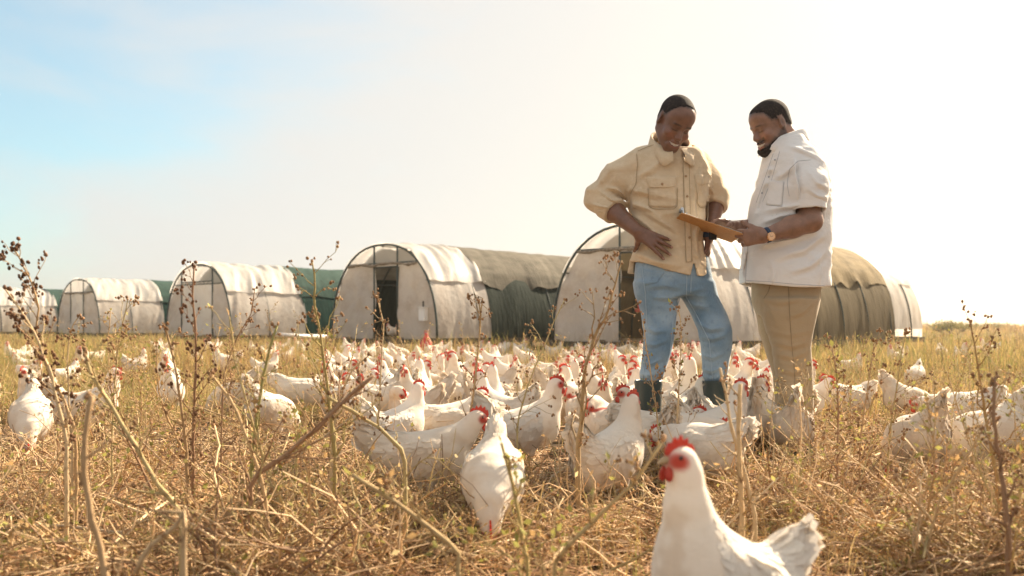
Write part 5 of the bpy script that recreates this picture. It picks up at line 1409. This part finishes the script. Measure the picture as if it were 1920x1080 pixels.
TALL = [
    ([(25, 465), (50, 510), (66, 548), (73, 580), (66, 612), (74, 645), (92, 700), (118, 745), (142, 810)], 2.9, 'tall leaning stalk with dark seed heads at the left edge', .0085, .0025, dict(budc=V3(.15, .08, .045), bsz=1.1, twigs=20, tl=(.06, .16), start=.45)),
    ([(8, 540), (28, 568), (48, 596), (72, 640), (95, 700), (110, 760), (125, 830)], 2.7, 'second leaning stalk beside the tall one at the left edge', .009, .003, dict(budc=V3(.15, .08, .045), bsz=1.1, twigs=12, tl=(.05, .14), start=.35)),
    ([(364, 503), (360, 540), (366, 600), (368, 690), (364, 760), (362, 820)], 3.1, 'straight dark stalk in front of the bare-gabled hoop house', .0075, .003, dict(budc=V3(.15, .08, .045), bsz=1.1, twigs=17, tl=(.05, .16), start=.2, col=V3(.26, .15, .085))),
    ([(306, 605), (318, 645), (330, 700), (342, 780), (350, 850)], 3.0, 'pale slanting stalk left of the straight dark one', .009, .003, dict(twigs=10, tl=(.05, .13), start=.3)),
    ([(585, 490), (591, 522), (588, 568), (600, 620), (608, 680), (618, 760), (628, 850)], 3.0, 'upright yellowish stalk left of the open doorway', .009, .003, dict(twigs=18, tl=(.06, .2), start=.3, col=V3(.38, .30, .12))),
    ([(1166, 488), (1152, 540), (1135, 592), (1112, 640), (1098, 690), (1092, 760), (1084, 850)], 3.15, 'thick forked stalk in front of the nearest hoop house', .013, .003, dict(twigs=20, tl=(.06, .2), start=.3, col=V3(.33, .23, .12))),
    ([(900, 600), (905, 560), (890, 550), (902, 580), (898, 640), (892, 700), (880, 790)], 3.6, 'hooked stalk before the dark side curtain', .006, .003, dict(twigs=12, tl=(.06, .18), start=.3)),
    ([(690, 668), (662, 690), (640, 735), (626, 800), (620, 870)], 3.2, 'stalk bending right beside the yellowish one', .008, .003, dict(twigs=10, tl=(.08, .2), start=.2)),
    ([(478, 540), (470, 590), (440, 640), (420, 700), (415, 800)], 3.6, 'slender branching weed below the bare-gabled hoop house', .005, .002, dict(twigs=14, tl=(.06, .16), start=.2)),
    ([(240, 560), (232, 600), (222, 650), (215, 720), (210, 810)], 3.4, 'slender twiggy weed in front of the small white hoop house', .005, .002, dict(twigs=14, tl=(.06, .16), start=.2)),
    ([(150, 590), (130, 620), (126, 680), (130, 760), (135, 840)], 3.3, 'curved weed arching over the left hens', .006, .002, dict(twigs=11, tl=(.06, .16), start=.2)),
    ([(1820, 604), (1828, 650), (1836, 700), (1845, 760), (1858, 840), (1870, 900)], 3.0, 'tall stalk with knobbed twigs at the right', .009, .003, dict(twigs=13, tl=(.06, .18), start=.15, col=V3(.42, .28, .12))),
    ([(1866, 706), (1862, 760), (1868, 830), (1880, 910), (1892, 990)], 2.3, 'thick pale stalk at the right edge', .011, .004, dict(twigs=9, tl=(.05, .14), start=.2)),
    ([(1388, 720), (1384, 780), (1386, 860), (1392, 940)], 2.5, 'bare pale stalk in front of the man in khaki', .010, .006, dict(twigs=5, tl=(.04, .1), start=.3, buds=.4)),
    ([(1350, 690), (1362, 740), (1372, 800), (1400, 900), (1415, 960)], 2.6, 'leaning split stalk right of the largest hen', .008, .004, dict(twigs=7, tl=(.05, .12), start=.3, buds=.5)),
    ([(1700, 620), (1690, 660), (1682, 720), (1672, 790), (1665, 850)], 3.6, 'bushy weed before the golden grass', .006, .002, dict(twigs=16, tl=(.06, .17), start=.15)),
    ([(1640, 640), (1632, 690), (1622, 760), (1612, 830)], 3.5, 'bushy weed right of the khaki trousers', .006, .002, dict(twigs=15, tl=(.06, .17), start=.15)),
    ([(1560, 650), (1568, 700), (1572, 770), (1570, 850)], 3.4, 'leafy weed close to the khaki trousers', .006, .002, dict(twigs=14, tl=(.05, .15), start=.2, leaves=.3)),
    ([(1272, 575), (1278, 620), (1275, 690), (1270, 770), (1268, 830)], 3.9, 'twiggy weed in front of the jeans', .005, .002, dict(twigs=16, tl=(.06, .18), start=.2, leaves=.2)),
    ([(1205, 600), (1212, 650), (1222, 710), (1230, 760), (1235, 820)], 3.8, 'thin weed crossing the left boot', .004, .002, dict(twigs=12, tl=(.05, .16), start=.2, leaves=.25)),
    ([(1060, 560), (1040, 600), (1020, 650), (990, 720), (970, 790)], 3.7, 'slanting twigs left of the thick forked stalk', .005, .002, dict(twigs=13, tl=(.06, .18), start=.15)),
    ([(708, 560), (720, 610), (716, 660), (712, 740), (706, 820)], 3.5, 'weed in front of the open doorway', .006, .002, dict(twigs=13, tl=(.06, .17), start=.2)),
    ([(520, 610), (508, 650), (490, 720), (480, 800), (470, 880)], 2.9, 'green-stained stalk by the flecked hen', .008, .004, dict(twigs=9, tl=(.06, .15), start=.2, col=V3(.34, .31, .12))),
    ([(172, 742), (160, 800), (158, 880), (168, 960), (190, 1040), (205, 1100)], 1.75, 'blurred pale stalk close to the lens at left', .010, .006, dict(twigs=4, tl=(.04, .1), start=.1, buds=.3, col=V3(.46, .31, .17))),
    ([(255, 1075), (275, 1030), (305, 1004), (330, 985), (345, 960)], 1.75, 'broken blurred stem lying close to the lens', .007, .006, dict(twigs=3, tl=(.04, .09), start=.2, buds=.2, col=V3(.46, .33, .19))),
    ([(158, 655), (168, 700), (208, 760), (250, 830), (290, 900), (340, 960)], 2.4, 'fallen stem slanting down in front of the left hens', .009, .005, dict(twigs=9, tl=(.05, .16), start=.1, buds=.7)),
    ([(700, 705), (650, 745), (600, 800), (540, 850), (470, 900)], 2.6, 'long fallen stem crossing in front of the forked stalk', .009, .006, dict(twigs=12, tl=(.06, .2), start=.1, buds=.6)),
    ([(612, 742), (660, 770), (715, 805), (760, 850)], 2.7, 'bent stem running down to the walking hen', .009, .005, dict(twigs=8, tl=(.06, .18), start=.1, buds=.6)),
    ([(395, 700), (440, 760), (470, 840), (500, 930)], 2.6, 'grey leaning stem in front of the fluffed hen', .007, .004, dict(twigs=8, tl=(.05, .16), start=.1, buds=.8)),
    ([(660, 890), (740, 940), (800, 985), (860, 1030)], 2.0, 'pale broken stem lying below the walking hen', .007, .005, dict(twigs=8, tl=(.05, .14), start=.1, buds=.3, leaves=.4, col=V3(.50, .36, .18))),
    ([(940, 830), (960, 900), (975, 980), (990, 1060)], 2.05, 'yellow weed with small leaves beside the bowing hen', .007, .004, dict(twigs=12, tl=(.04, .13), start=.05, buds=.3, leaves=.8, col=V3(.45, .34, .14))),
    ([(1240, 830), (1190, 905), (1100, 990), (1040, 1050)], 2.0, 'tangle of pale stems below the hen seen from behind', .006, .004, dict(twigs=12, tl=(.05, .16), start=.05, buds=.3, leaves=.6, col=V3(.48, .35, .17))),
]
for pts, d, lb, r0, r1, kw in TALL: traced(pts, d, lb, r0, r1, **kw)

def fallen(pts, label, r0=.007, r1=.0045, **kw):
    P = [at(x, y, .90 * FPX * CAMH / (y - HORIZ)) for x, y in pts]
    for p in P[:1]: p[2] = .01
    plant('fallen_stalk', grow(P, r0, r1, rngP, twigs=kw.get('twigs', 6), tl=(.06, .2), start=.1, buds=.3, leaves=.2, col=kw.get('col')), (P[0][0], P[0][1], 0), label, 'fallen stalks')
for pts, lb, cl in (([(-20, 905), (50, 850), (140, 790)], 'dark fallen stalk rising past the left hens', V3(.33, .22, .13)), ([(60, 905), (170, 925), (300, 975), (420, 1010)], 'pale fallen stalk crossing the lower left', V3(.58, .42, .24)),
        ([(-20, 960), (110, 985), (240, 1000)], 'grey fallen stalk at the lower left corner', V3(.42, .33, .23)), ([(150, 1060), (240, 990), (330, 930)], 'pale fallen stalk rising from the lower left corner', V3(.60, .45, .27)),
        ([(330, 1010), (420, 1050), (480, 1100)], 'short fallen stalk at the bottom left of centre', V3(.56, .40, .22)), ([(560, 940), (650, 985), (770, 1010), (900, 1045)], 'long fallen stalk under the walking hen', V3(.62, .46, .27)),
        ([(230, 900), (330, 880), (450, 850)], 'brown fallen stalk below the lone hen', V3(.36, .24, .14)), ([(400, 960), (500, 920), (620, 930)], 'bent fallen stalk left of the walking hen', V3(.48, .34, .19)),
        ([(1470, 930), (1560, 890), (1650, 850)], 'fallen stalk rising right of the khaki trousers', V3(.44, .30, .16)), ([(1560, 1000), (1680, 940), (1770, 880)], 'fallen stalk pointing to the round hen', V3(.58, .42, .22)),
        ([(1590, 1030), (1650, 1000), (1780, 990), (1900, 960)], 'long fallen stalk at the lower right', V3(.50, .35, .18)), ([(1960, 1010), (1860, 950), (1790, 900)], 'fallen stalk under the big feeding hen', V3(.54, .38, .2)),
        ([(1010, 1040), (1080, 1000), (1180, 990)], 'pale fallen stalk right of the bowing hen', V3(.60, .45, .26)), ([(1420, 960), (1500, 985), (1600, 975)], 'curved fallen stalk right of the largest hen', V3(.40, .28, .16))):
    fallen(pts, lb, col=cl)

# stock weeds repeated through the field
STOCK = []
for i in range(24):
    rg = np.random.default_rng(100 + i); h = rg.uniform(.28, .62)
    top = V3(rg.normal(0, .10), rg.normal(0, .10), h)
    low = i >= 10
    bare = i >= 16
    if bare: top = V3(rg.normal(0, .26), rg.normal(0, .26), rg.uniform(.12, .34))
    elif low: top = V3(rg.normal(0, .22), rg.normal(0, .22), rg.uniform(.08, .2))
    pth = bend_path(V3(0, 0, -.01), top, 6, .05, rg)
    if bare: bags = grow(pth, rg.uniform(.0035, .0065), rg.uniform(.002, .0035), rg, twigs=int(rg.integers(2, 6)), tl=(.06, .22), start=.15, buds=.25, leaves=.1, sub=.3, col=[V3(.62, .45, .26), V3(.54, .38, .20), V3(.44, .32, .19)][i % 3])
    else: bags = grow(pth, rg.uniform(.0034, .0056), .0016, rg, twigs=int(rg.integers(9, 17)), tl=(.05, .19), start=.05 if low else .2, buds=rg.uniform(.3, .9), leaves=.75 if i % 3 == 0 else .3, sub=.7, budc=V3(.40, .27, .13), bsz=.72)
    STOCK.append([(nm, b.mesh(nm), m) for nm, b, m in (('stem', bags[0], M_stem), ('seed_heads', bags[1], M_bud), ('leaves', bags[2], M_leafl)) if b.n])
def weed(x, y, k, sc, rz, label, group):
    r = empty('dry_weed', (x, y, 0), rz, label=label, category='dry weed', group=group); r.scale = (sc,) * 3
    for nm, me, m in STOCK[k]:
        o = link(nm, me, m, r)
        if nm != 'stem': o['kind'] = 'stuff'
rw = random.Random(9)
def weeds(n, pxr, pyr, ks, sc, label, group, r=.0):
    for _ in range(n):
        px, py = rw.uniform(*pxr), rw.uniform(*pyr); g = on_ground(px, py)
        k = rw.choice(ks); s_ = rw.uniform(*sc)
        lk = ('bare pale broken stalk' if k >= 16 else 'low sprawling weed' if k >= 10 else 'leafy upright weed' if k % 3 == 0 else 'bare upright weed')
        weed(g[0], g[1], k, s_, rw.uniform(0, 6.28), '%s %s%s, %s' % (lk, zone(px), ', close to the lens' if py > 960 else ' nearer the men' if py < 860 else '', label), group)
weeds(64, (-60, 700), (790, 1060), [0,1,2,3,4,5,6,7,8,9]+[10,11,12,13,14,15]*2, (.75, 1.2), 'left tangle', 'weeds of the left tangle')
weeds(66, (1420, 1990), (810, 1100), [0,1,2,3,4,5,6,7,8,9]+[10,11,12,13,14,15]*2, (.65, 1.0), 'right tangle', 'weeds of the right tangle')
weeds(34, (-60, 640), (800, 1080), range(16, 24), (.7, 1.2), 'left litter', 'broken stalks at left')
weeds(24, (1440, 1990), (820, 1090), range(16, 24), (.6, 1.0), 'right litter', 'broken stalks at right')
weeds(18, (640, 1440), (930, 1090), range(16, 24), (.6, .9), 'middle litter', 'broken stalks before the flock')
weeds(26, (700, 1420), (930, 1120), range(10, 16), (.6, 1.0), 'before the flock', 'weeds before the flock')
weeds(26, (420, 1300), (700, 800), range(0, 10), (.7, 1.05), 'between the hens', 'weeds among the hens')
weeds(26, (-40, 620), (672, 780), range(0, 10), (.8, 1.3), 'in the grass', 'weeds in the left grass')
weeds(20, (1540, 1960), (665, 790), range(0, 10), (.8, 1.3), 'in golden grass', 'weeds in the golden grass')

# ------------------------------------------------------------------ grass and litter, past counting
M_straw = material('straw', vcol=True, rough=0.75, spec=0.25, trans=0.30)
def blades(name, N, pyr, pxr, hgt, wid, cols, lean, seed, label, mask=None, flat=False, curve=.5, power=1.0):
    g = np.random.default_rng(seed)
    py = pyr[0] + (pyr[1] - pyr[0]) * g.random(N) ** power; px = g.uniform(pxr[0], pxr[1], N)
    d = FPX * CAMH / (py - HORIZ)
    X = np.stack([(px - 960) * d / FPX, d, np.zeros(N)], 1)
    if mask is not None:
        k = mask(X, px, py, g); X, d = X[k], d[k]; N = len(X)
    az = g.uniform(0, 2 * math.pi, N); D = np.stack([np.cos(az), np.sin(az), 0 * az], 1)
    h = g.uniform(hgt[0], hgt[1], N) * (1 + .35 * vnoise(X, .5, seed) + .40 * vnoise(X, 1.7, seed + 8)); w = wid * (1 + d / 6.0) * g.uniform(.6, 1.3, N)
    if flat:
        X[:, 2] = g.random(N) ** 2 * .035; up = g.normal(0, .16, N) + .05
        mid = X + D * (h * .5)[:, None] + np.stack([0 * h, 0 * h, up * h * .5 + .006], 1)
        tip = X + D * h[:, None] + np.stack([g.normal(0, .12, N) * h, g.normal(0, .12, N) * h, up * h * .6], 1)
        tip[:, 2] = np.maximum(tip[:, 2], .001)
        S = np.stack([-D[:, 1], D[:, 0], g.normal(0, .6, N)], 1); S /= np.linalg.norm(S, axis=1, keepdims=True)
    else:
        ln = np.abs(g.normal(lean, .2, N)) * h
        mid = X + D * (ln * .35)[:, None] + np.stack([0 * h, 0 * h, h * .6], 1)
        tip = X + D * ln[:, None] + np.stack([0 * h, 0 * h, h * (1 - curve * g.random(N) * .5)], 1)
        S = np.stack([np.cos(az + 1.2 + g.normal(0, .6, N)), np.sin(az + 1.2), 0 * az], 1)
        X[:, 2] -= .01
    a, b = X - S * w[:, None] * .5, X + S * w[:, None] * .5
    c, e = mid - S * w[:, None] * .45, mid + S * w[:, None] * .45
    V = np.stack([a, b, e, c, tip, tip + S * w[:, None] * .25], 1).reshape(-1, 3)
    i = np.arange(N)[:, None] * 6
    F = np.concatenate([i + np.array([[0, 1, 2, 3]]), i + np.array([[3, 2, 5, 4]])])
    cols = np.array(cols); ci = cols[np.minimum((np.clip(.5 + .45 * vnoise(X, .9, seed + 4) + g.normal(0, .25, N), 0, .999) * len(cols)).astype(int), len(cols) - 1)]
    C = np.repeat(ci * g.uniform(.7, 1.25, (N, 1)), 6, 0)
    link(name, new_mesh(name, V, F, C, smooth=False), M_straw, None, kind='stuff', label=label)
GOLD = [(.30, .18, .09), (.54, .36, .14), (.62, .45, .20), (.42, .33, .11), (.26, .26, .08), (.15, .17, .055), (.48, .32, .14)]
STRAW = [(.56, .34, .18), (.70, .48, .28), (.40, .225, .12), (.64, .42, .22), (.27, .15, .085), (.76, .58, .38)]
patchy = lambda X, px, py, g: g.random(len(px)) < np.clip(.50 + 1.4 * vnoise(X, 1.6, 77) + .6 * vnoise(X, 4.5, 78), .03, 1)
keep_flock = lambda X, px, py, g: ~((px > 640) & (px < 1430) & (py < 760) & (g.random(len(px)) < .72))
blades('grass', 80000, (623, 712), (-250, 2170), (.20, .46), .0017, GOLD, .35, 31, 'golden and green dry grass in the middle distance', keep_flock, power=1.2)
blades('grass', 46000, (690, 800), (-200, 2120), (.08, .26), .0014, GOLD, .5, 32, 'short dry grass between the hens', keep_flock)
blades('straw_litter', 46000, (730, 1150), (-150, 2070), (.03, .18), .0032, STRAW, 0, 33, 'broken straw and stalk litter covering the soil', patchy, flat=True)
blades('straw_litter', 5000, (770, 1150), (-150, 2070), (.12, .42), .0042, STRAW, 0, 37, 'long fallen stalks lying in the litter', None, flat=True)
blades('straw_litter', 12000, (640, 760), (-150, 2070), (.08, .3), .0022, STRAW, 0, 36, 'trodden straw under the flock', None, flat=True)
blades('grass', 9000, (755, 1120), (-150, 2070), (.03, .14), .0015, STRAW + GOLD, .7, 34, 'sparse dry tufts among the litter')
blades('grass', 22000, (615.5, 626), (1500, 2300), (.5, 1.1), .0022, GOLD[:2] + [(.48, .36, .13)], .3, 35, 'tall golden grass along the horizon at right')
# tangle of thin sprawling twigs, too many to count
def tangle(N, pyr, pxr, seed, label, mask=None, hmax=.24, Lr=(.10, .36), rad=.0021, leafn=1.2):
    g = np.random.default_rng(seed)
    py = g.uniform(pyr[0], pyr[1], N); px = g.uniform(pxr[0], pxr[1], N); d = FPX * CAMH / (py - HORIZ)
    X = np.stack([(px - 960) * d / FPX, d, g.random(N) ** 2 * hmax * .5], 1)
    k = g.random(N) < np.clip(.50 + 1.2 * vnoise(X * V3(1, 1, 0), 1.6, 77) + .5 * vnoise(X * V3(1, 1, 0), 4.5, 78), .03, 1); X, d = X[k], d[k]; N = len(X)
    az = g.uniform(0, 2 * math.pi, N); el = np.abs(g.normal(.25, .45, N)); L = g.uniform(*Lr, N)
    D = np.stack([np.cos(az) * np.cos(el), np.sin(az) * np.cos(el), np.sin(el)], 1); P = [X]
    for s in range(4):
        D = D + g.normal(0, .22, (N, 3)) + V3(0, 0, -.05); D /= np.linalg.norm(D, axis=1, keepdims=True)
        q = P[-1] + D * (L / 4)[:, None]; q[:, 2] = np.maximum(q[:, 2], .004); P.append(q)
    P = np.stack(P, 1); r0 = rad * g.uniform(.6, 1.9, N)
    T = np.gradient(P, axis=1); T /= np.maximum(np.linalg.norm(T, axis=2, keepdims=True), 1e-6)
    ref = g.normal(0, 1, (N, 1, 3)); A = np.cross(T, ref); A /= np.maximum(np.linalg.norm(A, axis=2, keepdims=True), 1e-6); Bn = np.cross(T, A)
    rr = r0[:, None] * np.linspace(1, .45, 5)[None]
    V = np.stack([P + rr[..., None] * (math.cos(a) * A + math.sin(a) * Bn) for a in (0, 2.094, 4.189)], 2).reshape(-1, 3)
    b = (np.arange(N) * 15)[:, None]; F = []
    for s in range(4):
        for j in range(3): F.append(b + np.array([[s * 3 + j, s * 3 + (j + 1) % 3, s * 3 + 3 + (j + 1) % 3, s * 3 + 3 + j]]))
    cols = np.array([(.64, .45, .26), (.52, .35, .19), (.36, .23, .14), (.72, .54, .33), (.56, .44, .22)]); C = np.repeat(cols[g.integers(0, 5, N)] * g.uniform(.75, 1.2, (N, 1)), 15, 0)
    link('undergrowth', new_mesh('undergrowth', V, np.concatenate(F), C), M_straw, None, kind='stuff', label=label)
    # curled leaves and husks along the twigs
    M = int(N * leafn); i = g.integers(0, N, M); j = g.integers(1, 5, M); p = P[i, j] + g.normal(0, .004, (M, 3)); t = g.normal(0, 1, (M, 3)); t /= np.linalg.norm(t, axis=1, keepdims=True)
    s = np.cross(t, g.normal(0, 1, (M, 3))); s /= np.linalg.norm(s, axis=1, keepdims=True); n = np.cross(t, s); l = g.uniform(.008, .024, M)[:, None]
    V = np.stack([p, p + t * l * .5 + s * l * .28 + n * l * .1, p + t * l + n * l * .3, p + t * l * .5 - s * l * .28 + n * l * .1], 1).reshape(-1, 3)
    lc = np.array([(.58, .42, .20), (.46, .30, .14), (.40, .37, .12), (.30, .17, .09), (.62, .50, .27)]); C = np.repeat(lc[g.integers(0, 5, M)] * g.uniform(.75, 1.2, (M, 1)), 4, 0)
    link('leaf_litter', new_mesh('leaf_litter', V, np.arange(4 * M).reshape(-1, 4), C, smooth=False), M_leafl, None, kind='stuff', label=label + ', their curled leaves')
tangle(5200, (790, 1120), (-120, 760), 51, 'thin dry twigs sprawling at lower left')
tangle(5200, (800, 1120), (1380, 2040), 52, 'thin dry twigs sprawling at lower right')
tangle(2600, (900, 1120), (700, 1440), 53, 'thin dry twigs sprawling before the flock', hmax=.14)
tangle(2600, (690, 800), (-100, 2020), 54, 'thin dry twigs in the grass behind', hmax=.3, Lr=(.15, .45), rad=.0018)
# far bush on the horizon
def far_bush(px, d, h, w, label, seed):
    g = np.random.default_rng(seed); b = Bag(); c = at(px, HORIZ, d); root = empty('bush', (c[0], c[1], 0), label=label, category='bush')
    tr = Bag()
    for k in range(7):
        tip = V3(g.normal(0, w * .3), g.normal(0, w * .2), h * g.uniform(.6, .9)); tr.add(*tube(bend_path(V3(0, 0, -.05), tip, 5, .06, g), np.linspace(.05, .015, 5), 5), V3(.25, .18, .1))
    V, F, C = tr.get(); link('trunk', new_mesh('trunk', V, F, C), M_stem, root)
    N = 2600; u = g.normal(0, 1, (N, 3)); u /= np.linalg.norm(u, axis=1, keepdims=True); rr = g.random(N) ** .4
    cl = g.normal(0, .35, (9, 3)) * V3(w * .5, w * .4, h * .3); ci = g.integers(0, 9, N)
    P_ = cl[ci] + u * rr[:, None] * V3(w * .22, w * .2, h * .22) + V3(0, 0, h * .6)
    s = g.uniform(.03, .08, N)[:, None]; t1 = g.normal(0, 1, (N, 3)); t2 = g.normal(0, 1, (N, 3))
    V = np.stack([P_ - t1 * s * .5, P_ + t2 * s * .4, P_ + t1 * s * .5, P_ - t2 * s * .4], 1).reshape(-1, 3)
    C = np.repeat(np.array([(.22, .20, .07), (.32, .26, .10), (.16, .16, .06)])[g.integers(0, 3, N)], 4, 0)
    o = link('crown', new_mesh('crown', V, np.arange(4 * N).reshape(-1, 4), C, smooth=False), M_leafl, root)
far_bush(1786, 62, 1.15, 3.2, 'low bush standing on the horizon beyond the nearest hoop house', 4)
far_bush(1868, 95, 1.2, 4.2, 'hazy bush near the right edge of the horizon', 6)

# ------------------------------------------------------------------ the bright dusty air towards the sun
def build_haze():
    V, F = box((300, 1100, 17), (3200, 2700, 37))
    m = bpy.data.materials.new('dusty_air'); m.use_nodes = True
    t = m.node_tree; t.nodes.clear()
    o = t.nodes.new('ShaderNodeOutputMaterial'); v = t.nodes.new('ShaderNodeVolumePrincipled')
    v.inputs['Color'].default_value = (1.0, 0.97, 0.92, 1); v.inputs['Density'].default_value = 0.0008; v.inputs['Anisotropy'].default_value = 0.86
    t.links.new(v.outputs[0], o.inputs['Volume'])
    link('haze', new_mesh('haze', V, F, smooth=False), m, None, kind='stuff', label='warm dusty air glowing towards the sun')
build_haze()
